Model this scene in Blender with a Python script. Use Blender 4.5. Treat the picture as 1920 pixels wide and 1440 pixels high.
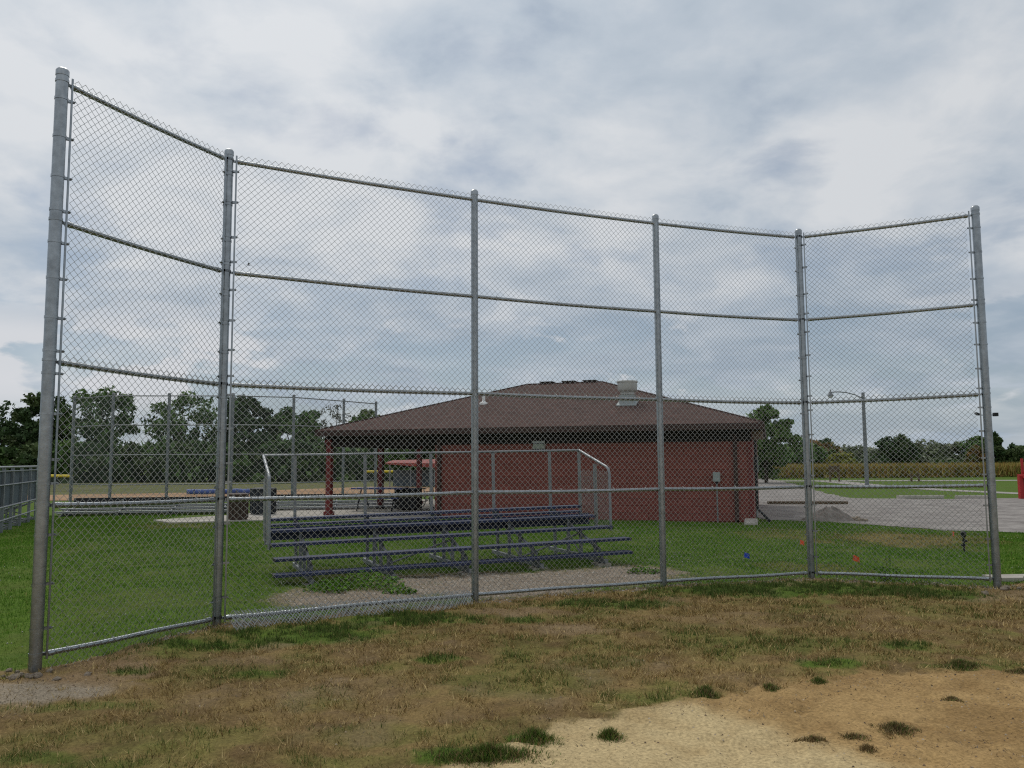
import bpy, math, random
import numpy as np
from mathutils import Matrix, Vector

for o in list(bpy.data.objects):
    bpy.data.objects.remove(o)
S = bpy.context.scene
COL = S.collection
R = math.radians
rnd = random.Random(7)
rng = np.random.default_rng(11)

# ------------------------------------------------------------------ camera
cam_d = bpy.data.cameras.new('camera')
cam_d.sensor_fit = 'HORIZONTAL'
cam_d.sensor_width = 36.0
cam_d.lens = 36.0 * 1550 / 1920
cam_d.clip_start = 0.05
cam_d.clip_end = 3000
cam = bpy.data.objects.new('camera', cam_d)
COL.objects.link(cam)
cam.matrix_world = (Matrix.Translation((0, 0, 1.68)) @ Matrix.Rotation(R(90 + 5.32), 4, 'X')
                    @ Matrix.Rotation(R(-0.337), 4, 'Z'))
S.camera = cam

# ------------------------------------------------------------------ sky
SUN_EL, SUN_AZ = 52.0, -25.0
world = bpy.data.worlds.new('World')
S.world = world
world.use_nodes = True
nt = world.node_tree
nt.nodes.clear()
N = nt.nodes.new
L = nt.links.new


def nmath(op, a, b=None, c=None, clamp=False):
    n = N('ShaderNodeMath'); n.operation = op; n.use_clamp = clamp
    for i, q in enumerate((a, b, c)):
        if q is None: continue
        if isinstance(q, (int, float)): n.inputs[i].default_value = q
        else: L(q, n.inputs[i])
    return n.outputs[0]


def maprange(v, a, b, c, d, smooth=True):
    n = N('ShaderNodeMapRange'); n.interpolation_type = 'SMOOTHSTEP' if smooth else 'LINEAR'
    L(v, n.inputs[0])
    for i, q in enumerate((a, b, c, d)): n.inputs[i + 1].default_value = q
    return n.outputs[0]


def wnoise(vec, scale, detail, rough, dist=0.0, off=(0, 0, 0), stretch=(1, 1, 1)):
    m = N('ShaderNodeMapping'); m.inputs['Location'].default_value = off
    m.inputs['Scale'].default_value = stretch
    L(vec, m.inputs[0])
    n = N('ShaderNodeTexNoise'); n.inputs['Scale'].default_value = scale
    n.inputs['Detail'].default_value = detail; n.inputs['Roughness'].default_value = rough
    n.inputs['Distortion'].default_value = dist
    L(m.outputs[0], n.inputs['Vector'])
    return n.outputs['Fac']


tc = N('ShaderNodeTexCoord')
sep = N('ShaderNodeSeparateXYZ'); L(tc.outputs['Generated'], sep.inputs[0])
zc = nmath('MAXIMUM', sep.outputs[2], 0.0)
zz = nmath('ADD', zc, 0.24)
cmb = N('ShaderNodeCombineXYZ')
L(nmath('DIVIDE', sep.outputs[0], zz), cmb.inputs[0])
L(nmath('DIVIDE', sep.outputs[1], zz), cmb.inputs[1])
cmb.inputs[2].default_value = 0.37
P = cmb.outputs[0]
nA = wnoise(P, 2.6, 9, 0.54, 0.2, (5.3, 0.6, 0))
nB = wnoise(P, 4.0, 9, 0.54, 0.25, (7.7, 4.2, 2))
nC = wnoise(P, 1.2, 5, 0.5, 0.2, (1.2, 9.4, 5))
# cover: nearly closed overhead, more broken lower down
cov = nmath('ADD', nmath('MULTIPLY', nA, 0.7), nmath('MULTIPLY', nB, 0.3))
cov = nmath('ADD', cov, maprange(zc, 0.0, 0.36, -0.05, 0.085))
cover = maprange(cov, 0.40, 0.56, 0.0, 1.0)
shade = nmath('ADD', nmath('MULTIPLY', nB, 0.55), nmath('MULTIPLY', nC, 0.45))
shade = nmath('ADD', shade, maprange(zc, 0.02, 0.36, -0.085, 0.065))
ramp = N('ShaderNodeValToRGB')
L(shade, ramp.inputs[0])
cr = ramp.color_ramp
cr.elements[0].position = 0.36; cr.elements[0].color = (0.375, 0.450, 0.535, 1)
cr.elements[1].position = 0.64; cr.elements[1].color = (0.685, 0.710, 0.740, 1)
e = cr.elements.new(0.50); e.color = (0.500, 0.560, 0.630, 1)
# heaped cumulus low over the horizon
stre = N('ShaderNodeMapping'); stre.inputs['Scale'].default_value = (1, 1, 2.3); L(tc.outputs['Generated'], stre.inputs[0])
nP = wnoise(stre.outputs[0], 5.2, 8, 0.55, 0.2, (0.4, 2.2, 1.3))
puff = nmath('MULTIPLY', maprange(nP, 0.52, 0.575, 0.0, 1.0), nmath('MULTIPLY', maprange(zc, 0.035, 0.075, 0, 1), maprange(zc, 0.13, 0.20, 1, 0)))
pm = N('ShaderNodeMix'); pm.data_type = 'RGBA'
L(nmath('MULTIPLY', puff, 0.9), pm.inputs['Factor']); L(ramp.outputs[0], pm.inputs['A']); pm.inputs['B'].default_value = (0.69, 0.705, 0.735, 1)
# cloud glows where the sun stands behind it
sunv = N('ShaderNodeVectorMath'); sunv.operation = 'DOT_PRODUCT'; L(tc.outputs['Generated'], sunv.inputs[0])
sunv.inputs[1].default_value = (math.sin(R(SUN_AZ)) * math.cos(R(SUN_EL)), math.cos(R(SUN_AZ)) * math.cos(R(SUN_EL)), math.sin(R(SUN_EL)))
glow = nmath('MULTIPLY_ADD', nmath('POWER', nmath('MAXIMUM', sunv.outputs['Value'], 0.0), 5.0), 0.22, 0.93)
sc_ = N('ShaderNodeVectorMath'); sc_.operation = 'SCALE'; L(pm.outputs['Result'], sc_.inputs[0]); L(glow, sc_.inputs['Scale'])
cover = nmath('MAXIMUM', cover, puff)
sky = N('ShaderNodeTexSky')
sky.sky_type = 'NISHITA'; sky.sun_disc = False
sky.sun_elevation = R(SUN_EL); sky.sun_rotation = R(SUN_AZ)
sky.air_density = 1.0; sky.dust_density = 0.6; sky.ozone_density = 1.0
bgS = N('ShaderNodeBackground'); L(sky.outputs[0], bgS.inputs[0]); bgS.inputs[1].default_value = 0.065
bgC = N('ShaderNodeBackground'); L(sc_.outputs[0], bgC.inputs[0]); bgC.inputs[1].default_value = 1.0
mixs = N('ShaderNodeMixShader')
L(nmath('MULTIPLY_ADD', nmath('MAXIMUM', cover, maprange(zc, 0.0, 0.12, 0.75, 0.0)), 0.42, 0.58), mixs.inputs[0])
L(bgS.outputs[0], mixs.inputs[1]); L(bgC.outputs[0], mixs.inputs[2])
wo = N('ShaderNodeOutputWorld'); L(mixs.outputs[0], wo.inputs[0])

# ------------------------------------------------------------------ sun behind thin cloud
sd = bpy.data.lights.new('sun', 'SUN')
sd.energy = 1.3; sd.angle = R(24); sd.color = (1.0, 0.945, 0.86)
sun = bpy.data.objects.new('sun', sd); COL.objects.link(sun)
sdir = Vector((math.sin(R(SUN_AZ)) * math.cos(R(SUN_EL)), math.cos(R(SUN_AZ)) * math.cos(R(SUN_EL)), math.sin(R(SUN_EL))))
sun.rotation_euler = (-sdir).to_track_quat('-Z', 'Y').to_euler()

S.view_settings.view_transform = 'Standard'
S.view_settings.look = 'None'
S.view_settings.gamma = 1.0
S.view_settings.exposure = 0.0
S.view_settings.use_curve_mapping = False
S.render.engine = 'CYCLES'
S.cycles.use_denoising = False
S.cycles.max_bounces = 6
S.cycles.pixel_filter_type = 'BLACKMAN_HARRIS'
S.cycles.filter_width = 1.2


# ================================================================== helpers
def material(name, base, rough=0.8, metal=0.0, nscale=8.0, namt=0.25, bump=0.0, bscale=None, spec=0.3, attr=False,
             detail=6, second=None, coat=0.0):
    m = bpy.data.materials.new(name); m.use_nodes = True
    t = m.node_tree; b = t.nodes['Principled BSDF']
    b.inputs['Roughness'].default_value = rough
    b.inputs['Metallic'].default_value = metal
    b.inputs['Specular IOR Level'].default_value = spec
    b.inputs['Coat Weight'].default_value = coat
    geo = t.nodes.new('ShaderNodeTexCoord')
    no = t.nodes.new('ShaderNodeTexNoise'); no.inputs['Scale'].default_value = nscale
    no.inputs['Detail'].default_value = detail; no.inputs['Roughness'].default_value = 0.6
    t.links.new(geo.outputs['Object'], no.inputs['Vector'])
    mr = t.nodes.new('ShaderNodeMapRange'); mr.inputs[1].default_value = 0.3; mr.inputs[2].default_value = 0.7
    mr.inputs[3].default_value = 1 - namt; mr.inputs[4].default_value = 1 + namt
    t.links.new(no.outputs['Fac'], mr.inputs[0])
    mx = t.nodes.new('ShaderNodeVectorMath'); mx.operation = 'SCALE'
    if attr:
        a = t.nodes.new('ShaderNodeAttribute'); a.attribute_name = 'Col'
        src = a.outputs['Color']
    elif second is not None:
        n2 = t.nodes.new('ShaderNodeTexNoise'); n2.inputs['Scale'].default_value = nscale * 0.23
        n2.inputs['Detail'].default_value = 5
        t.links.new(geo.outputs['Object'], n2.inputs['Vector'])
        cr2 = t.nodes.new('ShaderNodeValToRGB')
        cr2.color_ramp.elements[0].position = 0.38; cr2.color_ramp.elements[0].color = (*base, 1)
        cr2.color_ramp.elements[1].position = 0.62; cr2.color_ramp.elements[1].color = (*second, 1)
        t.links.new(n2.outputs['Fac'], cr2.inputs[0]); src = cr2.outputs[0]
    else:
        rgb = t.nodes.new('ShaderNodeRGB'); rgb.outputs[0].default_value = (*base, 1); src = rgb.outputs[0]
    t.links.new(src, mx.inputs[0]); t.links.new(mr.outputs[0], mx.inputs['Scale'])
    t.links.new(mx.outputs[0], b.inputs['Base Color'])
    if bump:
        nb = t.nodes.new('ShaderNodeTexNoise'); nb.inputs['Scale'].default_value = bscale or nscale * 3
        nb.inputs['Detail'].default_value = 6; nb.inputs['Roughness'].default_value = 0.65
        t.links.new(geo.outputs['Object'], nb.inputs['Vector'])
        bp = t.nodes.new('ShaderNodeBump'); bp.inputs['Strength'].default_value = bump
        bp.inputs['Distance'].default_value = 0.02
        t.links.new(nb.outputs['Fac'], bp.inputs['Height']); t.links.new(bp.outputs[0], b.inputs['Normal'])
    return m


def shingle_material():
    m = material('roof_shingles', (0.082, 0.049, 0.042), 0.95, 0, 3.0, 0.22, 0, spec=0.15)
    t = m.node_tree; b = t.nodes['Principled BSDF']
    tcn = t.nodes.new('ShaderNodeUVMap')
    br = t.nodes.new('ShaderNodeTexBrick'); br.inputs['Scale'].default_value = 1.0
    br.inputs['Color1'].default_value = (0.90, 0.90, 0.90, 1); br.inputs['Color2'].default_value = (1.12, 1.09, 1.07, 1)
    br.inputs['Mortar'].default_value = (0.72, 0.72, 0.72, 1); br.inputs['Mortar Size'].default_value = 0.006
    br.inputs['Brick Width'].default_value = 0.24; br.inputs['Row Height'].default_value = 0.14
    t.links.new(tcn.outputs[0], br.inputs['Vector'])
    src = b.inputs['Base Color'].links[0].from_socket
    mu = t.nodes.new('ShaderNodeVectorMath'); mu.operation = 'MULTIPLY'
    t.links.new(src, mu.inputs[0]); t.links.new(br.outputs['Color'], mu.inputs[1])
    t.links.new(mu.outputs[0], b.inputs['Base Color'])
    return m


M = {
    'galv': material('galvanised_steel', (0.300, 0.325, 0.340), 0.32, 0.97, 14, 0.22, 0.05, 60, 0.5),
    'wire': material('galvanised_wire', (0.42, 0.435, 0.425), 0.38, 0.85, 30, 0.12, 0, None, 0.5),
    'wire_far': material('weathered_wire', (0.20, 0.235, 0.22), 0.6, 0.2, 10, 0.12),
    'alu': material('bare_aluminium', (0.24, 0.255, 0.265), 0.45, 0.6, 6, 0.12, 0.04, 40, 0.5),
    'alu_dull': material('dull_aluminium', (0.20, 0.215, 0.23), 0.55, 0.4, 6, 0.18, 0.04, 40, 0.5),
    'panel': material('grey_blue_mesh_panel', (0.10, 0.125, 0.145), 0.6, 0.2, 6, 0.15),
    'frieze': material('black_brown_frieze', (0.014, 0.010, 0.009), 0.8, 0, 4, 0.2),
    'blue': material('navy_plank', (0.016, 0.025, 0.066), 0.48, 0.0, 5, 0.3, 0.04, 50, 0.3, second=(0.026, 0.036, 0.085)),
    'blue_table': material('blue_coated_steel', (0.02, 0.045, 0.20), 0.45, 0.0, 6, 0.15, 0.03, 50, 0.5),
    'tarp': material('blue_tarp', (0.065, 0.115, 0.34), 0.55, 0, 3, 0.25, 0.3, 9),
    'redblock': material('red_painted_block', (0.245, 0.068, 0.053), 0.7, 0.0, 2.2, 0.16, 0.25, 55, 0.3, second=(0.215, 0.056, 0.044)),
    'redpaint': material('red_paint', (0.16, 0.026, 0.024), 0.6, 0, 4, 0.15, 0.05, 40),
    'redbright': material('bright_red_paint', (0.42, 0.035, 0.035), 0.5, 0, 4, 0.15, 0.05, 40),
    'redfaded': material('faded_red_roof', (0.26, 0.060, 0.048), 0.7, 0, 4, 0.2),
    'shingle': shingle_material(),
    'fascia': material('brown_fascia', (0.050, 0.026, 0.022), 0.7, 0, 4, 0.2, 0.05, 40),
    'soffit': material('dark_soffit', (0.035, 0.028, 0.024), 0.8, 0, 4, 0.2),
    'tan': material('tan_trim', (0.24, 0.17, 0.14), 0.7, 0, 4, 0.15),
    'white': material('white_paint', (0.72, 0.72, 0.70), 0.5, 0, 5, 0.1),
    'fan': material('fan_cowl', (0.50, 0.50, 0.48), 0.5, 0.2, 4, 0.14),
    'greybox': material('grey_box_enamel', (0.33, 0.37, 0.37), 0.5, 0.1, 5, 0.1),
    'lens': material('frosted_lens', (0.45, 0.47, 0.47), 0.4, 0, 9, 0.1, spec=0.5),
    'black': material('black_steel', (0.018, 0.019, 0.021), 0.55, 0.0, 6, 0.25),
    'concrete': material('pale_concrete', (0.44, 0.41, 0.36), 0.9, 0, 3, 0.18, 0.25, 30, 0.2, second=(0.36, 0.33, 0.28)),
    'gravel': material('lot_gravel', (0.295, 0.272, 0.25), 0.95, 0, 5, 0.26, 0.5, 16, 0.15, second=(0.205, 0.185, 0.172)),
    'heap': material('heaped_gravel', (0.215, 0.19, 0.17), 0.95, 0, 9, 0.3, 0.6, 20, 0.15, second=(0.14, 0.12, 0.105)),
    'road': material('pale_road', (0.33, 0.31, 0.28), 0.95, 0, 2, 0.15, 0.2, 10, 0.15),
    'infield': material('far_infield_clay', (0.33, 0.20, 0.115), 0.95, 0, 1.5, 0.18, 0.2, 10, 0.1, second=(0.38, 0.25, 0.15)),
    'outfield': material('far_outfield_turf', (0.115, 0.125, 0.045), 0.95, 0, 0.8, 0.25, 0.2, 10, 0.1, second=(0.145, 0.140, 0.060)),
    'brown_can': material('brown_can', (0.075, 0.050, 0.040), 0.7, 0, 7, 0.25, 0.1, 30),
    'dark_can': material('dark_ribbed_can', (0.030, 0.036, 0.042), 0.6, 0, 7, 0.25),
    'green_bin': material('dark_green_bin', (0.010, 0.045, 0.035), 0.5, 0, 5, 0.2),
    'yellow': material('yellow_cap', (0.72, 0.55, 0.035), 0.5, 0, 4, 0.12),
    'orange_flag': material('orange_flag', (0.85, 0.12, 0.04), 0.6, 0, 8, 0.1),
    'blue_flag': material('blue_flag', (0.02, 0.07, 0.55), 0.6, 0, 8, 0.1),
    'bark': material('bark', (0.060, 0.048, 0.038), 0.95, 0, 6, 0.3, 0.4, 20, 0.1),
    'leaf': material('leaves', (0.05, 0.08, 0.02), 0.75, 0, 0.6, 0.22, 0, spec=0.2, attr=True),
    'grass': material('grass_blades', (0.05, 0.08, 0.02), 0.8, 0, 3.0, 0.12, 0, spec=0.15, attr=True),
    'ground': material('turf_and_soil', (0.1, 0.08, 0.05), 0.97, 0, 46.0, 0.36, 0.26, 90, 0.08, attr=True, detail=9),
    'rock': material('limestone_rubble', (0.26, 0.215, 0.165), 0.95, 0, 14, 0.3, 0.5, 40, 0.15),
    'wood': material('weathered_wood', (0.12, 0.085, 0.05), 0.9, 0, 6, 0.3, 0.2, 30),
    'bird': material('dark_feathers', (0.02, 0.02, 0.022), 0.8, 0, 10, 0.2),
}


def vary_by_object(m, amt):
    t = m.node_tree; b = t.nodes['Principled BSDF']; src = b.inputs['Base Color'].links[0].from_socket
    oi = t.nodes.new('ShaderNodeObjectInfo'); mr = t.nodes.new('ShaderNodeMapRange')
    mr.inputs[3].default_value = 1 - amt; mr.inputs[4].default_value = 1 + amt
    t.links.new(oi.outputs['Random'], mr.inputs[0])
    v = t.nodes.new('ShaderNodeVectorMath'); v.operation = 'SCALE'
    t.links.new(src, v.inputs[0]); t.links.new(mr.outputs[0], v.inputs['Scale']); t.links.new(v.outputs[0], b.inputs['Base Color'])


vary_by_object(M['redblock'], 0.09)


def tag(o, label=None, cat=None, group=None, kind=None):
    if label: o['label'] = label
    if cat: o['category'] = cat
    if group: o['group'] = group
    if kind: o['kind'] = kind
    return o


def empty(name, loc=(0, 0, 0), rz=0.0, label=None, cat=None, group=None, rot=None):
    o = bpy.data.objects.new(name, None); COL.objects.link(o)
    o.empty_display_size = 0.1
    o.location = loc; o.rotation_euler = rot or (0, 0, rz)
    return tag(o, label, cat, group)


def link(name, me, mat, parent=None, smooth=False):
    if mat and not me.materials: me.materials.append(M[mat] if isinstance(mat, str) else mat)
    if smooth:
        me.polygons.foreach_set('use_smooth', [True] * len(me.polygons))
    o = bpy.data.objects.new(name, me); COL.objects.link(o)
    if parent is not None: o.parent = parent
    return o


def mesh_np(name, V, F, col=None):
    V = np.asarray(V, dtype=np.float32); F = np.asarray(F, dtype=np.int32)
    me = bpy.data.meshes.new(name)
    k = F.shape[1]
    me.vertices.add(len(V)); me.vertices.foreach_set('co', V.ravel())
    me.loops.add(F.size); me.loops.foreach_set('vertex_index', F.ravel())
    me.polygons.add(len(F)); me.polygons.foreach_set('loop_start', np.arange(len(F), dtype=np.int32) * k)
    me.update(calc_edges=True)
    if col is not None:
        a = me.color_attributes.new('Col', 'FLOAT_COLOR', 'POINT')
        c = np.ones((len(V), 4), dtype=np.float32); c[:, :3] = col
        a.data.foreach_set('color', c.ravel())
    return me


class MB:
    def __init__(self): self.v = []; self.f = []

    def add(self, v, f):
        n = len(self.v); self.v += [tuple(p) for p in v]; self.f += [tuple(i + n for i in q) for q in f]; return self

    def box(self, c, s, rz=0.0, rx=0.0, ry=0.0):
        m = Matrix.Rotation(rz, 3, 'Z') @ Matrix.Rotation(ry, 3, 'Y') @ Matrix.Rotation(rx, 3, 'X')
        h = [q / 2 for q in s]
        vs = [Vector(c) + m @ Vector((a * h[0], b * h[1], d * h[2])) for a in (-1, 1) for b in (-1, 1) for d in (-1, 1)]
        return self.add(vs, [(0, 1, 3, 2), (4, 6, 7, 5), (0, 4, 5, 1), (2, 3, 7, 6), (0, 2, 6, 4), (1, 5, 7, 3)])

    def tube(self, path, r, n=8, cap=True):
        pts = [Vector(p) for p in path]; rings = []
        rr = r if isinstance(r, (list, tuple)) else [r] * len(pts)
        prev = None
        for i, p in enumerate(pts):
            d = (pts[min(i + 1, len(pts) - 1)] - pts[max(i - 1, 0)]).normalized()
            if prev is None:
                a = d.cross(Vector((0, 0, 1)))
                if a.length < 1e-3: a = d.cross(Vector((1, 0, 0)))
            else: a = prev - d * prev.dot(d)
            a.normalize(); prev = a; b = d.cross(a)
            rings.append([p + (a * math.cos(t) + b * math.sin(t)) * rr[i] for t in (2 * math.pi * k / n for k in range(n))])
        v = [q for ring in rings for q in ring]; f = []
        for i in range(len(pts) - 1):
            for k in range(n):
                f.append((i * n + k, i * n + (k + 1) % n, (i + 1) * n + (k + 1) % n, (i + 1) * n + k))
        if cap:
            f.append(tuple(range(n))[::-1]); f.append(tuple((len(pts) - 1) * n + k for k in range(n)))
        return self.add(v, f)

    def lathe(self, prof, n=16, c=(0, 0, 0)):
        v = []; f = []
        for (r, z) in prof:
            for k in range(n):
                t = 2 * math.pi * k / n
                v.append((c[0] + r * math.cos(t), c[1] + r * math.sin(t), c[2] + z))
        for i in range(len(prof) - 1):
            for k in range(n):
                f.append((i * n + k, i * n + (k + 1) % n, (i + 1) * n + (k + 1) % n, (i + 1) * n + k))
        f.append(tuple(range(n))[::-1]); f.append(tuple((len(prof) - 1) * n + k for k in range(n)))
        return self.add(v, f)

    def mesh(self, name):
        me = bpy.data.meshes.new(name); me.from_pydata(self.v, [], self.f); me.update(); return me

    def build(self, name, mat, parent=None, smooth=False, angle=None):
        o = link(name, self.mesh(name), mat, parent, smooth)
        if smooth:
            o.data.set_sharp_from_angle(angle=R(angle or 40))
        return o


# ------------------------------------------------------------------ numpy value noise
def _hash(ix, iy, seed):
    h = (ix.astype(np.int64) * 374761393 + iy.astype(np.int64) * 668265263 + seed * 974634777) & 0xffffffff
    h = ((h ^ (h >> 13)) * 1274126177) & 0xffffffff
    return ((h ^ (h >> 16)) & 0xffff) / 65535.0


def vnoise(x, y, seed=0):
    ix = np.floor(x); iy = np.floor(y); fx = x - ix; fy = y - iy
    fx = fx * fx * (3 - 2 * fx); fy = fy * fy * (3 - 2 * fy)
    a = _hash(ix, iy, seed); b = _hash(ix + 1, iy, seed); c = _hash(ix, iy + 1, seed); d = _hash(ix + 1, iy + 1, seed)
    return (a * (1 - fx) + b * fx) * (1 - fy) + (c * (1 - fx) + d * fx) * fy


def fbm(x, y, f, octv=4, seed=0):
    s = 0; a = 0.5; t = 0
    for o in range(octv):
        s = s + a * vnoise(x * f, y * f, seed + o * 17); t += a; a *= 0.55; f *= 2.07
    return s / t


def sstep(a, b, x):
    t = np.clip((x - a) / (b - a), 0, 1); return t * t * (3 - 2 * t)


# ================================================================== ground
POST = {'A': (-3.913, 6.942, 0.115), 'B': (-3.069, 8.74, 0.076), 'C': (-0.46, 10.161, 0.082),
        'D': (2.005, 11.223, 0.072), 'E': (4.253, 11.98, 0.067), 'F': (6.331, 11.011, 0.102)}
FX = [-30, -6, -3.913, -3.069, -0.46, 2.005, 4.253, 6.331, 7.0, 40]
FY = [7.25, 7.1, 6.942, 8.74, 10.161, 11.223, 11.98, 11.011, 11.45, 11.6]
GREEN = [(-2.13, 8.35, 0.98, 0.50, 0.9), (-1.14, 9.03, 0.81, 0.40, 0.9), (-3.05, 7.85, 0.65, 0.28, 0.9), (1.02, 9.85, 0.81, 0.30, 0.75),
         (3.75, 10.95, 2.35, 0.60, 0.9), (5.31, 10.55, 0.76, 0.45, 0.8), (2.60, 6.94, 0.31, 0.17, 0.9), (0.12, 5.20, 0.16, 0.12, 1),
         (-0.19, 4.89, 0.41, 0.15, 0.95), (2.30, 7.80, 0.91, 0.42, 0.45), (-2.05, 6.76, 0.26, 0.14, 0.7), (-0.65, 7.20, 0.23, 0.10, 0.8),
         (-2.75, 4.89, 0.28, 0.13, 0.6), (0.03, 6.55, 0.59, 0.45, 0.4), (3.53, 7.62, 0.29, 0.18, 0.7), (-3.13, 6.90, 0.16, 0.11, 0.8),
         (0.10, 8.89, 0.23, 0.16, 0.8), (1.08, 6.08, 0.47, 0.18, 0.5), (0.70, 7.13, 0.37, 0.25, 0.35), (-3.01, 5.92, 0.50, 0.13, 0.5),
         (-1.38, 6.08, 0.24, 0.28, 0.3), (3.70, 6.85, 0.39, 0.12, 0.5), (-2.26, 4.75, 0.37, 0.14, 0.5), (-1.76, 5.18, 0.30, 0.10, 0.3),
         (-0.80, 5.26, 0.41, 0.21, 0.35)]
BARE = [(-3.50, 6.48, 0.54, 0.40, 1), (-0.01, 9.45, 0.5, 0.25, 0.8), (0.63, 8.46, 0.38, 0.36, 0.7), (-2.32, 7.20, 0.51, 0.16, 0.6),
        (6.17, 10.62, 0.40, 0.80, 0.8), (0.57, 9.27, 0.18, 0.16, 0.5), (2.81, 8.95, 1.16, 0.37, 0.35), (-1.05, 6.35, 0.49, 0.25, 0.3),
        (0.20, 5.62, 0.14, 0.07, 0.5), (-3.55, 7.45, 0.5, 0.5, 0.8)]
PAD = [(0.29, 12.0, 2.10, 0.85, 1), (-1.88, 10.50, 0.95, 0.70, 0.9), (1.73, 12.5, 0.75, 0.85, 1), (-2.73, 10.73, 0.28, 0.80, 0.6), (-0.4, 11.2, 1.3, 0.8, 1)]
DRYB = [(8.19, 17.6, 1.94, 1.7, 0.8), (4.57, 13.2, 1.03, 0.50, 0.5), (6.30, 19.09, 1.23, 1.40, 0.4), (-9.11, 22.61, 1.75, 1.18, 0.4),
        (-2.93, 12.75, 0.66, 0.62, 0.3), (5.16, 12.4, 0.46, 0.33, 0.4)]


def blob(L_, x, y, wob):
    g = np.zeros_like(x)
    for (cx, cy, rx, ry, s) in L_:
        d = np.sqrt(((x - cx) / rx) ** 2 + ((y - cy) / ry) ** 2)
        g = np.maximum(g, s * (1 - sstep(0.55, 1.35, d + wob)))
    return g


SBX = [-3, -0.6, -0.14, 0.26, 1.17, 1.82, 2.84, 4.07, 6.0, 9.0]
SBY = [2.0, 4.45, 5.06, 5.56, 5.95, 6.36, 6.70, 6.80, 6.4, 4.5]


def zones(x, y):
    """what covers the ground at x, y: weights for living green, bare soil, infield sand, gravel"""
    w1 = fbm(x, y, 1.3, 5, 3) - 0.5
    w2 = fbm(x, y, 3.2, 4, 21) - 0.5
    w3 = fbm(x, y, 9.0, 3, 33) - 0.5
    yf = np.interp(x, FX, FY)
    behind = sstep(-0.08, 0.08, y - yf + 0.18 * w2)
    wob = 0.9 * w1 + 0.8 * w2 + 0.5 * w3
    gi = np.clip(0.14 + 1.2 * w1 + 0.7 * w2, 0.02, 0.7)
    gi = np.maximum(gi, blob(GREEN, x, y, wob))
    bi = np.clip(blob(BARE, x, y, wob) + np.clip(-2.2 * w1 - 1.6 * w2 - 0.30, 0, 0.7), 0, 1)
    # strip of disturbed soil along the fence foot
    foot = 1 - sstep(0.06, 0.22, np.abs(y - yf + 0.05) + 0.25 * w2)
    bi = np.maximum(bi, 0.85 * foot * (x > -4.3) * (x < 6.9))
    gb = np.clip(0.93 + 0.5 * w1 + 0.2 * w2, 0.45, 1)
    gb = gb * (1 - 0.85 * blob(DRYB, x, y, wob))
    pad = blob(PAD, x, y, wob * 0.7) * behind
    green = gi * (1 - behind) + gb * behind
    bare = bi * (1 - behind)
    sand = sstep(-0.12, 0.16, np.interp(x, SBX, SBY) - y + 0.34 * w2 + 0.30 * w3) * (1 - behind)
    green = green * (1 - sand) * (1 - pad); bare = bare * (1 - sand)
    pale = 1 - sstep(-0.30, 0.28, x - (1.25 + (5.85 - y) * 0.62) + 0.35 * w1 + 0.25 * w2)
    return green, bare, sand, pad, pale, behind, (w1, w2, w3)


def mix(a, b, t): return a + (b - a) * t[:, None]


def ground_colour(x, y):
    g, b, s, pad, pale, beh, (w1, w2, w3) = zones(x, y)
    n = len(x); one = np.ones(n)
    def C(*c): return np.tile(np.array(c), (n, 1))
    dry = mix(C(0.135, 0.088, 0.038), C(0.255, 0.174, 0.072), np.clip(0.5 + 1.6 * w2 + w3, 0, 1))
    lawn = mix(C(0.060, 0.118, 0.014), C(0.088, 0.146, 0.018), np.clip(0.5 + 1.5 * w1 + w2, 0, 1))
    soil = mix(C(0.255, 0.182, 0.098), C(0.185, 0.118, 0.062), np.clip(0.5 + 2.0 * w1, 0, 1))
    clay = mix(C(0.375, 0.248, 0.108), C(0.265, 0.168, 0.070), np.clip(0.5 + 2.6 * w1 + 1.8 * w2 + 1.2 * w3, 0, 1))
    psand = mix(C(0.485, 0.375, 0.200), C(0.395, 0.290, 0.145), np.clip(0.35 + 1.8 * w2 + 1.2 * w1 + 0.9 * w3, 0, 1))
    grav = mix(C(0.26, 0.215, 0.165), C(0.205, 0.165, 0.125), np.clip(0.5 + 1.8 * w2 + w3, 0, 1))
    c = mix(dry, lawn, g)
    leftpale = np.clip(blob([(-3.7, 6.3, 0.75, 0.28, 1)], x, y, w2), 0, 1)
    c = mix(c, mix(soil, C(0.285, 0.235, 0.17), leftpale), b)
    c = mix(c, mix(clay, psand, pale), s)
    c = mix(c, grav, np.clip(pad, 0, 1))
    return c


def axis(segs):
    out = []
    for a, b, st in segs: out += list(np.arange(a, b - 1e-6, st))
    out.append(segs[-1][1]); return np.array(out)


gx = axis([(-900, -300, 100), (-300, -100, 25), (-100, -30, 5), (-30, -12, 0.6), (-12, -6, 0.2), (-6, 7.5, 0.034), (7.5, 14, 0.2), (14, 30, 0.6), (30, 100, 5),
           (100, 300, 25), (300, 900, 100)])
gy = axis([(-300, -50, 50), (-50, 0, 5), (0, 4, 0.25), (4, 13.5, 0.034), (13.5, 26, 0.16), (26, 50, 0.8), (50, 120, 5), (120, 400, 28), (400, 1400, 100)])
GX, GY = np.meshgrid(gx, gy)
X = GX.ravel(); Y = GY.ravel()


def relief(x, y):
    near = (1 - sstep(13.5, 15.5, y)) * sstep(0, 3, y) * (1 - sstep(7.5, 10, np.abs(x - 0.5)))
    return near * (0.05 * (fbm(x, y, 0.6, 3, 5) - 0.5) + 0.050 * (fbm(x, y, 4.0, 3, 8) - 0.5) + 0.034 * (fbm(x, y, 10.5, 2, 15) - 0.5)) - 0.004 * (1 - near)


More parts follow.
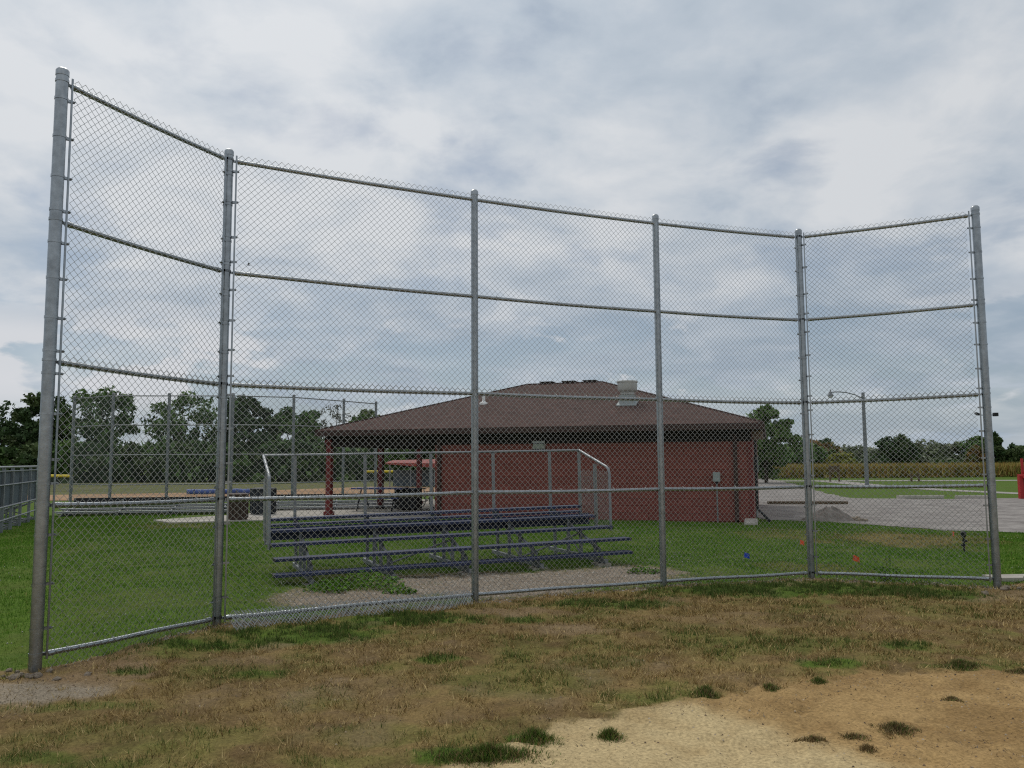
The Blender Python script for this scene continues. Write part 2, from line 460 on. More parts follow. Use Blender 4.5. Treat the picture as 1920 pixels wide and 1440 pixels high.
SC = np.random.default_rng(3)
SCUFF = [(SC.uniform(-0.2, 4.6), SC.uniform(4.3, 6.7), SC.uniform(0, math.pi), SC.uniform(0.05, 0.16), SC.uniform(0.03, 0.06), SC.uniform(-0.016, -0.005)) for _ in range(70)]
Z = relief(X, Y)
for (sx_, sy_, sa_, sl_, sw_, sd_) in SCUFF:
    near_ = (np.abs(X - sx_) < 0.4) & (np.abs(Y - sy_) < 0.4)
    du = (X[near_] - sx_) * math.cos(sa_) + (Y[near_] - sy_) * math.sin(sa_); dv = -(X[near_] - sx_) * math.sin(sa_) + (Y[near_] - sy_) * math.cos(sa_)
    rr_ = (du / sl_) ** 2 + (dv / sw_) ** 2
    Z[near_] += sd_ * np.exp(-rr_) - sd_ * 0.5 * np.exp(-(np.sqrt(rr_) - 1.5) ** 2 * 4)
nx, ny = len(gx), len(gy)
idx = np.arange(nx * ny).reshape(ny, nx)
F = np.stack([idx[:-1, :-1], idx[:-1, 1:], idx[1:, 1:], idx[1:, :-1]], -1).reshape(-1, 4)
g = link('ground', mesh_np('ground', np.stack([X, Y, Z], 1), F, ground_colour(X, Y)), 'ground', smooth=True)
tag(g, kind='structure')


def sheet(name, pts, z, mat, jitter=0.0, sub=6):
    """flat surface laid on the ground, edge broken up a little"""
    m = MB(); P_ = []
    for i, p in enumerate(pts):
        q = pts[(i + 1) % len(pts)]
        for k in range(sub):
            t = k / sub
            P_.append((p[0] + (q[0] - p[0]) * t + rnd.uniform(-jitter, jitter), p[1] + (q[1] - p[1]) * t + rnd.uniform(-jitter, jitter), z))
    m.add(P_, [tuple(range(len(P_)))])
    o = m.build(name, mat); tag(o, kind='structure'); return o


# parking lot, road, far diamond
sheet('parking_lot', [(7.6, 30), (7.0, 23.4), (8.4, 22.5), (9.2, 21.2), (10.2, 19.6), (11.4, 18.9), (16, 18.2), (30, 17.5), (60, 16.5), (60, 36), (30, 35.2), (21.5, 35.2), (17.2, 34.6),
                      (14.6, 36), (15.4, 41), (17.0, 47), (19.5, 58), (24, 80), (21, 84), (14, 60), (9.5, 40)], 0.004, 'gravel', 0.16, 10)
sheet('road', [(20, 66.5), (40, 63.8), (90, 60), (90, 57.4), (40, 61.2), (20, 63.8)], 0.008, 'road', 0.05)
sheet('path', [(23, 63.4), (25.2, 62.9), (23.6, 52), (23.9, 44), (25, 38.6), (23.6, 38.3), (22.4, 44), (22.0, 52)], 0.006, 'road', 0.05)
sheet('outfield', [(-60, 47), (-8, 40), (2, 44), (2, 75), (-60, 75)], 0.004, 'outfield', 0.2)
sheet('infield', [(-40, 37.6), (-19, 38.0), (-9.5, 40.5), (-3, 43), (-1, 50), (-6, 55), (-9.5, 56.5), (-16.5, 47.5), (-25, 44.8), (-40, 43.5)], 0.008, 'infield', 0.15)

# ================================================================== backstop
ZR = [4.88, 3.643, 2.428, 1.218, 0.0]          # rail heights above the bottom rail


def P3(k, h): return Vector((POST[k][0], POST[k][1], POST[k][2] + h))


def chainlink(p0, p1, z0, z1, off, pitch=0.0719, r=0.0025, slope=True, sides=4, wob=0.004, seed=0, bulge=None):
    """woven wire fabric between two plan points; each wire zigzags from bottom to top"""
    p0 = np.array(p0); p1 = np.array(p1)
    d = p1[:2] - p0[:2]; Lh = np.hypot(*d); d /= Lh; nrm = np.array([-d[1], d[0]])
    w = pitch / 2
    nw = int(Lh / w); K = int(round((z1 - z0) / w)) + 1
    if K % 2: K += 1
    z0 = z1 - (K - 1) * w
    i = np.arange(nw)[:, None]; k = np.arange(K)[None, :]
    s = (i + ((i + k) % 2)) * w
    sgn = np.where((k + i) % 2 == 0, 1.0, -1.0)
    z = z0 + k * w + 0 * i
    dz = (p1[2] - p0[2]) * s / Lh + p0[2]
    q = (fbm(s.ravel() + seed * 3.3, z.ravel(), 1.1, 3, seed) - 0.5).reshape(s.shape)
    q2 = (fbm(s.ravel() + seed * 7.3, z.ravel(), 0.9, 3, seed + 50) - 0.5).reshape(s.shape)
    o = off + sgn * r * 0.9 + wob * 3 * q
    if bulge is not None: o = o + bulge(s, z)
    s2 = s + wob * q2 * 2
    cx = p0[0] + d[0] * s2 + nrm[0] * o; cy = p0[1] + d[1] * s2 + nrm[1] * o; cz = z + dz
    V = np.zeros((nw, K, sides, 3))
    for a in range(sides):
        t = 2 * math.pi * a / sides + 0.4
        ax, ay = 1.38 * r * math.cos(t), r * math.sin(t)
        V[:, :, a, 0] = cx + d[0] * ax + nrm[0] * ay
        V[:, :, a, 1] = cy + d[1] * ax + nrm[1] * ay
        V[:, :, a, 2] = cz
    base = (np.arange(nw)[:, None] * K + np.arange(K - 1)[None, :]) * sides
    Fs = []
    for a in range(sides):
        b = (a + 1) % sides
        Fs.append(np.stack([base + a, base + b, base + sides + b, base + sides + a], -1).reshape(-1, 4))
    return V.reshape(-1, 3), np.concatenate(Fs)


fence = empty('backstop_fence', (0, 0, 0), label='tall new galvanised chain-link backstop with six posts, angled wings', cat='fence')
BANDH = [4.72, 4.38, 3.99, 3.72, 3.42, 3.10, 2.78, 2.50, 2.28, 1.95, 1.58, 1.36, 0.95, 0.55, 0.20]
PR = {'A': 0.051, 'B': 0.046, 'C': 0.044, 'D': 0.044, 'E': 0.046, 'F': 0.051}
TERMINAL = {'A': ['B'], 'B': ['A', 'C'], 'E': ['D', 'F'], 'F': ['E']}
for k, (x, y, zb) in POST.items():
    r = PR[k]
    top = zb + 4.88 + 0.10
    m = MB(); nseg = 7
    m.tube([(x, y, -0.25 + (top + 0.25) * i / nseg) for i in range(nseg + 1)], r, 20)
    post = m.build('post', 'galv', fence, True)
    m = MB(); m.lathe([(r + 0.004, -0.045), (r + 0.004, 0.0), (r + 0.001, 0.006), (r * 0.75, 0.022), (r * 0.3, 0.03)], 20, (x, y, top + 0.002))
    m.build('post_cap', 'galv', post, True)
    for other in TERMINAL.get(k, []):
        d = (P3(other, 0) - P3(k, 0)); d.z = 0; d.normalize()
        nrm = Vector((-d.y, d.x, 0))
        if nrm.y > 0: nrm = -nrm
        bx = Vector((x, y, 0)) + d * (r + 0.029) + nrm * 0.027
        m = MB(); m.box((bx.x, bx.y, zb + 2.45), (0.018, 0.006, 4.98), math.atan2(d.y, d.x))
        m.build('tension_bar', 'galv', fence)
        for h in BANDH:
            hh = zb + h + rnd.uniform(-0.02, 0.02) + (0.03 if other > k else -0.01)
            c = Vector((x, y, hh)); m = MB()
            # strap wrapped round the post and pinched in a tail at the bar
            path = []
            a0 = math.atan2(d.y, d.x)
            for i in range(13):
                t = a0 + 0.45 + (2 * math.pi - 0.9) * i / 12
                path.append((math.cos(t), math.sin(t)))
            ring_o = [(x + q[0] * (r + 0.0045), y + q[1] * (r + 0.0045)) for q in path]
            tail = bx + d * 0.030
            pts = [(tail.x + nrm.x * -0.004, tail.y + nrm.y * -0.004)] + ring_o + [(tail.x + nrm.x * 0.004, tail.y + nrm.y * 0.004)]
            hb = 0.011; v = []; f = []
            cxy = Vector((x, y, 0))
            for q in pts:
                v += [(q[0], q[1], hh - hb), (q[0], q[1], hh + hb)]
            n_ = len(pts)
            for i in range(n_ - 1): f.append((2 * i, 2 * i + 2, 2 * i + 3, 2 * i + 1))
            m.add(v, f)
            bo = bx + d * 0.022
            m.tube([(bo.x - nrm.x * 0.018, bo.y - nrm.y * 0.018, hh), (bo.x + nrm.x * 0.020, bo.y + nrm.y * 0.020, hh)], 0.0065, 6)
            m.build('tension_band', 'galv', post)
        for h in ZR:
            m = MB(); hh = zb + h
            m.lathe([(r + 0.005, -0.012), (r + 0.005, 0.012)], 18, (x, y, hh + 0.012))
            e0 = Vector((x, y, hh)) + d * (r + 0.004); e1 = Vector((x, y, hh)) + d * (r + 0.06)
            m.box(((e0 + e1) / 2)[:], (0.06, 0.012, 0.026), math.atan2(d.y, d.x))
            m.build('brace_band', 'galv', post)
order = 'ABCDEF'
for a, b in zip(order[:-1], order[1:]):
    for h in ZR:
        A_, B_ = P3(a, h), P3(b, h)
        d = (B_ - A_).normalized()
        A2 = A_ + d * (PR[a] + (0.05 if a in TERMINAL else -0.01)); B2 = B_ - d * (PR[b] + (0.05 if b in TERMINAL else -0.01))
        m = MB(); ps = [A2.lerp(B2, i / 8) for i in range(9)]
        if h < 0.1:
            for i, p in enumerate(ps): p.z += 0.004 * math.sin(i * 1.1 + ord(a))
        elif h > 0.1:
            for i, p in enumerate(ps): p.z -= 0.010 * math.sin(math.pi * i / 8)
        m.tube(ps, 0.0225, 12)
        rail = m.build('rail', 'galv', fence, True)
        for kk, pA, s_ in ((a, A2, 1), (b, B2, -1)):
            if kk in TERMINAL:
                m = MB(); m.tube([pA - d * s_ * 0.006, pA + d * s_ * 0.05], 0.0265, 12)
                m.build('rail_end', 'galv', rail, True)
# wire ties on the long rails
for a, b in zip(order[:-1], order[1:]):
    A_, B_ = P3(a, 0), P3(b, 0); d = (B_ - A_); Ld = d.length; d.normalize()
    nrm = Vector((d.y, -d.x, 0))
    m = MB()
    for h in ZR:
        n = int(Ld / 0.42)
        for i in range(n):
            c = A_.lerp(B_, (i + 0.7 + rnd.uniform(-.1, .1)) / (n + .4)) + Vector((0, 0, h))
            ring = [c + nrm * math.cos(t) * 0.029 + Vector((0, 0, math.sin(t) * 0.029)) for t in [2 * math.pi * q / 9 for q in range(9)]]
            m.tube(ring, 0.0028, 4)
    o = m.build('wire_ties', 'wire', fence); o['kind'] = 'stuff'
# fabric: one run on each wing, one run across the three back bays, in two rolls one above the other


def inset(a, b, ra, rb):
    A_, B_ = P3(a, 0), P3(b, 0); d = (B_ - A_).normalized()
    return A_ + d * ra, B_ - d * rb


def fabric(runs, z0, z1, off, seed, **kw):
    VV, FF, n = [], [], 0
    for p, q in runs:
        v, f = chainlink(p, q, z0, z1, off, seed=seed, **kw); VV.append(v); FF.append(f + n); n += len(v)
    o = link('chain_link_fabric', mesh_np('chain_link_fabric', np.concatenate(VV), np.concatenate(FF)), 'wire', fence, smooth=True)
    o['kind'] = 'stuff'; return o


wingL = [inset('A', 'B', 0.095, 0.09)]
back = [inset('B', 'C', 0.09, 0.0), inset('C', 'D', 0.0, 0.0), inset('D', 'E', 0.0, 0.09)]
wingR = [inset('E', 'F', 0.09, 0.095)]
for i, (runs, off) in enumerate(((wingL, -0.029), (back, -0.050), (wingR, -0.029))):
    fabric(runs, 2.37, 4.938, off - 0.006, 10 + i)
    fabric(runs, -0.085, 2.487, off, 20 + i)
# surplus fabric folded up along the foot of the first back bay


def fold(s, z): return -0.02 - np.clip(0.10 - z, 0, 1) * 0.75 - 0.012 * np.sin(s * 9)


p, q = inset('B', 'C', 0.10, 0.12)
for i in range(4):
    v, f = chainlink(p + Vector((0.0131 * i, 0.004 * i, 0)), q, -0.10 + 0.010 * i, 0.085 - 0.012 * (i % 3), -0.062 - 0.014 * i, r=0.0026, wob=0.022, seed=40 + i, bulge=fold)
    o = link('folded_fabric', mesh_np('folded_fabric', v, f), 'wire', fence, smooth=True); o['kind'] = 'stuff'

# ================================================================== bleachers behind the fence
BU, BV = Vector((0.934, 0.358, 0)), Vector((-0.358, 0.934, 0))
bl = empty('bleacher', (-3.3, 11.6, 0.0), label='small bleacher with navy plank seats and grey guardrail right behind the backstop', cat='bleacher',
           rot=(0, -0.0145, math.atan2(0.358, 0.934)))
BL = 5.55


def plank(v_, z_, x0, x1, wd=0.24, th=0.042, mat='blue', name='seat_plank', par=None):
    m = MB()
    prof = [(-wd / 2, -th), (-wd / 2, -0.006), (-wd / 2 + 0.006, 0), (wd / 2 - 0.006, 0), (wd / 2, -0.006), (wd / 2, -th)]
    vs = [(x, v_ + a, z_ + b) for x in (x0, x1) for (a, b) in prof]
    n = len(prof)
    fs = [(i, i + 1, n + i + 1, n + i) for i in range(n - 1)] + [(n - 1, 0, n, 2 * n - 1), tuple(range(n))[::-1], tuple(range(n, 2 * n))]
    m.add(vs, fs)
    o = m.build(name, mat, par or bl)
    m = MB()
    for xe, sx in ((x0, -1), (x1, 1)):
        m.box((xe + sx * 0.004, v_, z_ - th / 2), (0.012, wd + 0.006, th + 0.006))
    m.build('end_cap', 'black', o)
    return o


plank(0.0, 0.145, 0.0, BL, name='foot_plank')
plank(0.22, 0.335, 0.02, BL + 0.10)
plank(0.75, 0.490, 0.02, BL + 0.05)
plank(1.25, 0.650, 0.05, BL - 0.02)
m = MB(); m.box((BL / 2, 1.385, 0.575), (BL - 0.05, 0.03, 0.19)); m.build('kick_board', 'blue', bl)
m = MB(); m.box((BL / 2 - .05, 1.52, 0.70), (BL - 0.2, 0.22, 0.035)); m.build('foot_plank', 'blue', bl)
plank(1.82, 0.790, 0.05, BL - 0.02)
for i, xx in enumerate((0.5, 1.65, 2.8, 3.95, 5.05)):
    m = MB()
    m.box((xx, 0.95, 0.02), (0.05, 2.25, 0.06))
    for (vv, zt) in ((0.0, 0.10), (0.22, 0.29), (0.75, 0.445), (1.25, 0.605), (1.82, 0.745)):
        m.box((xx, vv, (zt - 0.10) / 2), (0.045, 0.045, zt + 0.10))
    m.box((xx + .03, 1.02, 0.44), (0.035, 1.9, 0.04), 0, 0.285)
    m.build('support_frame', 'alu_dull', bl)
    m = MB()
    m.tube([(xx + .04, 0.85, 0.03), (xx + .04, 1.8, 0.66)], 0.014, 6)
    if i in (1, 3):
        m.tube([(xx, 0.80, 0.04), (xx + 1.15, 0.80, 0.40)], 0.016, 6)
    m.build('brace', 'alu_dull', bl)
    m = MB(); m.box((xx, 0.02, -0.10), (0.24, 0.24, 0.16)); m.build('footing_block', 'concrete', bl)
GZ = 1.79
m = MB(); m.tube([(0.02, 1.98, GZ), (BL + 0.10, 1.98, GZ)], 0.021, 10); m.build('top_rail', 'alu', bl, True)
for xx in (0.5, 1.65, 2.8, 3.95, 5.05, BL + 0.10):
    m = MB(); m.box((xx, 1.99, 1.15), (0.045, 0.045, 1.32)); m.build('guard_post', 'alu', bl)
for xs in (0.0, BL + 0.10):
    m = MB()
    path = [(xs, 1.98, GZ), (xs, 1.55, GZ - 0.12), (xs, 0.90, GZ - 0.30), (xs, 0.83, GZ - 0.34), (xs, 0.80, GZ - 0.41), (xs, 0.80, 0.40)]
    m.tube(path, 0.024, 10); m.build('side_rail', 'alu', bl, True)
    m = MB(); m.box((xs, 1.35, 0.98), (0.05, 0.05, 1.12)); m.build('guard_post', 'alu', bl)
    v, f = chainlink((xs, 0.82, 0), (xs, 1.97, 0), 0.5, 1.42, 0.0, pitch=0.072, r=0.0024, seed=60)
    o = link('side_mesh', mesh_np('side_mesh', v, f), 'wire', bl, smooth=True); o['kind'] = 'stuff'

# ================================================================== red block building with hip roof and open pavilion
E0 = Vector((6.6, 21.7, 0)); bu = Vector((-0.955, 0.2966, 0)); bv = Vector((0.2966, 0.955, 0))
brz = math.atan2(bu.y, bu.x)
# local frame: x runs along the front eave (right corner to left), y towards the camera; depth is -y
bd = empty('red_building', E0, brz, 'red painted block building with brown hip roof and open pavilion end', 'building')
RL, RD, EZ, RZ = 13.3, 10.6, 2.65, 4.37
WX0, WX1, WY = 0.35, 0.35 + 9.2, -0.6
# hip roof: four faces with UV in metres for the shingle courses
m = MB()
th = 0.03
c4 = [(0, 0, EZ), (RL, 0, EZ), (RL, -RD, EZ), (0, -RD, EZ)]
r0, r1 = (RD / 2, -RD / 2, RZ), (RL - RD / 2, -RD / 2, RZ)
m.add(c4 + [r0, r1], [(0, 1, 5, 4), (1, 2, 5), (2, 3, 4, 5), (3, 0, 4)])
low = [(p_[0], p_[1], p_[2] - 0.10) for p_ in c4]
roof = m.build('roof', 'shingle', bd)
me = roof.data; uv = me.uv_layers.new(name='UVMap')
for poly in me.polygons:
    n_ = poly.normal; h = Vector((n_.y, -n_.x, 0)).normalized(); up = n_.cross(h)
    for li in poly.loop_indices:
        co = me.vertices[me.loops[li].vertex_index].co
        uv.data[li].uv = (co.dot(h), co.dot(up))
m = MB()
for (a, b) in (((RD / 2, -RD / 2, RZ), (RL - RD / 2, -RD / 2, RZ)), ((0, 0, EZ), r0), ((RL, 0, EZ), r1), ((RL, -RD, EZ), r1), ((0, -RD, EZ), r0)):
    m.tube([Vector(a) + Vector((0, 0, 0.004)), Vector(b) + Vector((0, 0, 0.004))], 0.03, 6)
m.build('ridge_cap', 'shingle', roof)
for nm, c_, s_ in (('fascia', (RL / 2, 0.0, EZ - 0.085), (RL + 0.04, 0.03, 0.17)), ('fascia', (RL / 2, -RD, EZ - 0.085), (RL + 0.04, 0.03, 0.17)),
                   ('fascia', (0.0, -RD / 2, EZ - 0.085), (0.03, RD - 0.04, 0.17)), ('fascia', (RL, -RD / 2, EZ - 0.085), (0.03, RD - 0.04, 0.17))):
    m = MB(); m.box(c_, s_); m.build(nm, 'fascia', roof)
m = MB(); m.box((RL / 2, -RD / 2, EZ - 0.16), (RL - 0.04, RD - 0.04, 0.02)); m.build('soffit', 'soffit', roof)
# walls
m = MB()
wl = WX1 - WX0; dep = 9.4
m.box((WX0 + wl / 2, WY - dep / 2 - 0.008, 1.235), (wl - 0.016, dep - 0.02, 2.47 + 0.2))
wall = m.build('wall', 'redblock', bd)
bw, bh = 0.4, 0.2
bm_full = MB().box((0, 0, 0), (bw - 0.009, 0.05, bh - 0.009)).mesh('block')
bm_half = MB().box((0, 0, 0), (bw / 2 - 0.009, 0.05, bh - 0.009)).mesh('block_half')
for me_ in (bm_full, bm_half): me_.materials.append(M['redblock'])
ncol = int(wl / bw)
for row in range(12):
    zc_ = 0.02 + bh * (row + 0.5)
    xs = WX0 + 0.0
    cells = []
    if row % 2: cells.append((xs + bw / 4, bm_half)); xs += bw / 2
    while xs + bw <= WX1 + 1e-6:
        cells.append((xs + bw / 2, bm_full)); xs += bw
    if WX1 - xs > bw / 2 - 0.01: cells.append((xs + bw / 4, bm_half))
    for (xc, me_) in cells:
        b = bpy.data.objects.new('block', me_); COL.objects.link(b); b.parent = wall
        b.location = (xc, WY - 0.024 + rnd.uniform(-0.0015, 0.0015), zc_)
for (cx_, cy_, s_) in ((WX0 + 0.02, WY - dep / 2, (0.05, dep - 0.06, 2.44)),):
    m = MB(); m.box((cx_ - 0.02, cy_, 1.24), s_); m.build('side_facing', 'redblock', wall)
# pavilion posts and beams
px_ = WX0 + 12.78
for k_, yy in enumerate((WY, WY - 3.6, WY - 7.0, WY - 9.4)):
    m = MB(); m.box((px_, yy, 1.19), (0.17, 0.17, 2.42)); m.box((px_, yy, 0.07), (0.25, 0.25, 0.14)); m.box((px_, yy, 2.32), (0.24, 0.24, 0.1))
    m.build('pavilion_post', 'redpaint', bd)
m = MB(); m.box(((WX1 + px_) / 2 + .1, WY, 2.31), (px_ - WX1 + 0.1, 0.16, 0.32)); m.build('beam', 'frieze', bd)
m = MB(); m.box((px_, WY - 4.7, 2.31), (0.16, 9.3, 0.30)); m.build('beam', 'frieze', bd)
m = MB(); m.box(((WX1 + px_) / 2 + .1, WY - 9.4, 2.31), (px_ - WX1 + 0.1, 0.16, 0.32)); m.build('beam', 'frieze', bd)
m = MB(); m.tube([(WX1 + 0.02, WY - 1.2, 2.36), (WX1 + 1.4, WY - 1.2, 2.36)], 0.05, 8); m.build('tube_light', 'lens', bd)
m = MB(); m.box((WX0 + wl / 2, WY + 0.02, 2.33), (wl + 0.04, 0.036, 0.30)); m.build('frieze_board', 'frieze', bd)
# downpipes, corner trims, meter and boxes
for xx in (WX0 + 0.42, WX1 - 0.16):
    m = MB(); m.box((xx, WY + 0.045, 1.2), (0.10, 0.08, 2.34)); m.box((xx, WY + 0.10, 0.08), (0.10, 0.2, 0.07), 0, 0.35)
    m.build('downpipe', 'fascia', bd)
m = MB(); m.box((WX0 + 0.04, WY + 0.012, 1.24), (0.11, 0.025, 2.4)); m.build('corner_trim', 'redpaint', bd)
m = MB(); m.box((WX0 - 0.17, WY - 0.9, 2.36), (0.28, 1.2, 0.22)); m.build('gable_return', 'tan', bd)
m = MB(); m.box((WX0 - 0.10, WY - 0.7, 1.55), (0.12, 0.30, 0.42)); m.tube([(WX0 - 0.08, WY - 0.7, 0.1), (WX0 - 0.08, WY - 0.7, 2.4)], 0.03, 8)
m.build('electric_meter', 'greybox', bd)
m = MB(); m.tube([(WX0 - 0.10, WY - 0.4, 2.2), (WX0 - 0.10, WY - 0.4, 0.35), (WX0 - 0.42, WY - 0.1, 0.04)], 0.04, 8); m.build('drain_pipe', 'black', bd)
m = MB()
m.box((WX0 + 5.92, WY + 0.05, 2.22), (0.36, 0.10, 0.06)); m.add([(WX0 + 5.92 + a, WY + b, c) for (a, b, c) in (
    (-0.18, 0.001, 2.19), (0.18, 0.001, 2.19), (0.15, 0.16, 2.17), (-0.15, 0.16, 2.17), (-0.19, 0.001, 2.03), (0.19, 0.001, 2.03), (0.19, 0.09, 2.03), (-0.19, 0.09, 2.03))],
    [(0, 1, 2, 3), (3, 2, 6, 7), (4, 7, 6, 5), (0, 3, 7, 4), (1, 5, 6, 2)])
m.build('wall_light', 'lens', bd)
m = MB(); m.box((WX0 + 5.92, WY + 0.03, 1.99), (0.38, 0.07, 0.06)); m.build('light_base', 'black', bd)
for xx, wd in ((WX0 + 3.55, 0.9), (WX0 + 7.4, 0.8)):
    lo = MB()
    for s_ in range(4): lo.box((xx, WY + 0.012, 2.28 + s_ * 0.045), (wd, 0.03, 0.028), 0, 0.5)
    lo.build('wall_vent', 'green_bin', bd)
# roof furniture
def roofpt(a, b): return Vector((a, -b, EZ + b * (RZ - EZ) / (RD / 2)))
fp = roofpt(3.95, 2.30)
m = MB(); m.box((fp.x, fp.y, fp.z + 0.03), (0.44, 0.44, 0.44)); m.box((fp.x, fp.y, fp.z + 0.02), (0.60, 0.64, 0.03), 0, -0.314); fanbase = m.build('fan_curb', 'greybox', roof)
m = MB()
m.lathe([(0.17, 0.25), (0.20, 0.28), (0.20, 0.33), (0.27, 0.37), (0.295, 0.42), (0.30, 0.63), (0.32, 0.64), (0.32, 0.68), (0.29, 0.69), (0.27, 0.62), (0.05, 0.60)], 24, fp)
m.build('exhaust_fan', 'fan', roof, True)
pp = roofpt(8.75, 2.8)
m = MB(); m.lathe([(0.16, -0.06), (0.14, 0.02), (0.07, 0.05), (0.05, 0.08), (0.05, 0.33), (0.06, 0.33), (0.06, 0.36)], 14, pp); m.build('vent_pipe', 'white', roof, True)
for a_ in (5.75, 6.5, 7.3):
    q_ = roofpt(a_, 5.3); m = MB()
    m.box((q_.x, q_.y - 0.18, q_.z - 0.02), (0.42, 0.40, 0.16)); m.box((q_.x, q_.y - 0.18, q_.z + 0.07), (0.48, 0.46, 0.025)); m.build('roof_vent', 'soffit', roof)
# floor slab of the pavilion and the pale apron beside it
def bw3(x, y, z=0): return E0 + bu * x + Vector((-bv.x, -bv.y, 0)) * y + Vector((0, 0, z))
sl = MB(); c_ = [bw3(WX1 - 0.05, WY + 0.35), bw3(RL + 1.2, WY + 0.35), bw3(RL + 2.0, WY - 2), bw3(RL + 2.6, -RD - 0.5), bw3(WX1 - 0.05, -RD - 0.5)]
c_ = [(p_.x, p_.y) for p_ in c_] + []
c_[1] = (-9.6, 23.35); c_.insert(2, (-10.5, 24.4)); c_[3] = (-8.9, 26.6); c_.insert(1, (-5.6, 24.6))
n_ = len(c_)
sl.add([(x, y, 0.03) for x, y in c_] + [(x, y, -0.06) for x, y in c_], [tuple(range(n_))] + [(i, n_ + i, n_ + (i + 1) % n_, (i + 1) % n_) for i in range(n_)])
o = sl.build('pavement', 'concrete'); tag(o, kind='structure')
# things round the building
m = MB(); bx_ = bw3(WX0 + 0.05, WY + 0.55)
sp = empty('splash_block', bx_, brz, 'pale concrete splash block at the right corner of the red building', 'block')
m.add([(-0.17, -0.28, 0), (0.17, -0.28, 0), (0.17, 0.28, 0), (-0.17, 0.28, 0), (-0.16, -0.27, 0.13), (0.16, -0.27, 0.13), (0.16, 0.27, 0.09), (-0.16, 0.27, 0.09),
       (-0.10, -0.22, 0.13), (0.10, -0.22, 0.13), (0.10, 0.27, 0.05), (-0.10, 0.27, 0.05)],
      [(0, 1, 5, 4), (1, 2, 6, 5), (3, 0, 4, 7), (2, 3, 7, 11, 10, 6), (4, 5, 9, 8), (5, 6, 10, 9), (7, 4, 8, 11), (8, 9, 10, 11)])
m.build('trough', 'concrete', sp)
bb = bw3(WX0 + 0.92, WY + 0.16)
eb = empty('utility_box', bb, brz, 'grey electrical box on a thin conduit against the red wall', 'utility box')
m = MB(); m.tube([(0, 0, -0.1), (0, 0, 1.1)], 0.022, 10); m.build('conduit', 'alu', eb, True)
m = MB(); m.box((0, 0, 1.22), (0.19, 0.13, 0.25)); bxo = m.build('box', 'greybox', eb)
m = MB(); m.box((0, 0.07, 1.22), (0.16, 0.012, 0.21)); m.build('cover', 'greybox', bxo)
m = MB(); m.tube([(0, 0, 1.03), (0, 0, 1.10)], 0.035, 10); m.build('fitting', 'black', eb, True)

# picnic table, bin and rack under the pavilion
pt = empty('picnic_table', (-4.55, 28.6, 0.03), R(-12), 'blue steel picnic table with bench seats under the pavilion roof', 'picnic table')
for nm, c_, s_ in (('table_top', (0, 0, 0.74), (1.83, 0.75, 0.045)), ('bench', (0, -0.62, 0.44), (1.83, 0.25, 0.04)), ('bench', (0, 0.62, 0.44), (1.83, 0.25, 0.04))):
    m = MB(); nsl = 6 if nm == 'table_top' else 2
    for i in range(nsl):
        w_ = s_[1] / nsl
        m.box((c_[0], c_[1] - s_[1] / 2 + w_ * (i + .5), c_[2]), (s_[0], w_ - 0.012, s_[2]))
    m.build(nm, 'blue_table', pt)
for xx in (-0.62, 0.62):
    m = MB(); m.tube([(xx, -0.62, 0.42), (xx, 0.62, 0.42)], 0.025, 8); m.tube([(xx, -0.55, 0), (xx, -0.15, 0.72)], 0.025, 8); m.tube([(xx, 0.55, 0), (xx, 0.15, 0.72)], 0.025, 8)
    m.build('leg_frame', 'black', pt)
gb = empty('storage_crate', (-3.62, 28.9, 0.03), R(-16), 'black mesh-sided crate beside the blue picnic table', 'crate')
m = MB()
m.box((0, 0, 0.36), (0.80, 0.55, 0.66)); m.build('body', 'black', gb)
m = MB(); m.box((0, 0, 0.715), (0.85, 0.60, 0.045)); m.build('lid', 'blue', gb)
bk = empty('bicycle', (-3.02, 29.5, 0.03), R(-14), 'dark bicycle leaning by the pavilion wall', 'bicycle')
for xx, nm in ((-0.30, 'wheel'), (0.30, 'wheel')):
    m = MB(); ring = [(xx + 0.23 * math.cos(t), 0, 0.25 + 0.23 * math.sin(t)) for t in [2 * math.pi * q / 20 for q in range(21)]]
    m.tube(ring, 0.016, 6, False); w_ = m.build(nm, 'black', bk)
    m = MB()
    for q in range(6):
        t = math.pi * q / 6; m.tube([(xx - .22 * math.cos(t), 0, .25 - .22 * math.sin(t)), (xx + .22 * math.cos(t), 0, .25 + .22 * math.sin(t))], 0.002, 4)
    m.build('spokes', 'alu', w_)
m = MB()
for a_, b_ in (((-.3, 0, .25), (-.12, 0, .58)), ((-.3, 0, .25), (-.02, 0, .25)), ((-.02, 0, .25), (-.14, 0, .66)), ((-.12, 0, .58), (.22, 0, .60)), ((-.02, 0, .25), (.22, 0, .56)), ((.3, 0, .25), (.20, 0, .76))):
    m.tube([a_, b_], 0.014, 6)
m.build('frame', 'redpaint', bk)
m = MB(); m.box((-.15, 0, .69), (0.2, 0.09, 0.04)); m.build('saddle', 'black', bk)
m = MB(); m.tube([(.2, -.22, .80), (.2, -.1, .77), (.2, .1, .77), (.2, .22, .80)], 0.012, 6); m.build('handlebar', 'black', bk)
pg = empty('pedestal_grill', (-2.55, 31.0, 0.03), 0.2, 'small black pedestal grill beyond the bicycle', 'grill')
m = MB(); m.tube([(0, 0, 0), (0, 0, 0.75)], 0.03, 8); m.build('pedestal', 'black', pg)
m = MB(); m.box((0, 0, 0.86), (0.42, 0.34, 0.2)); m.build('fire_box', 'black', pg)

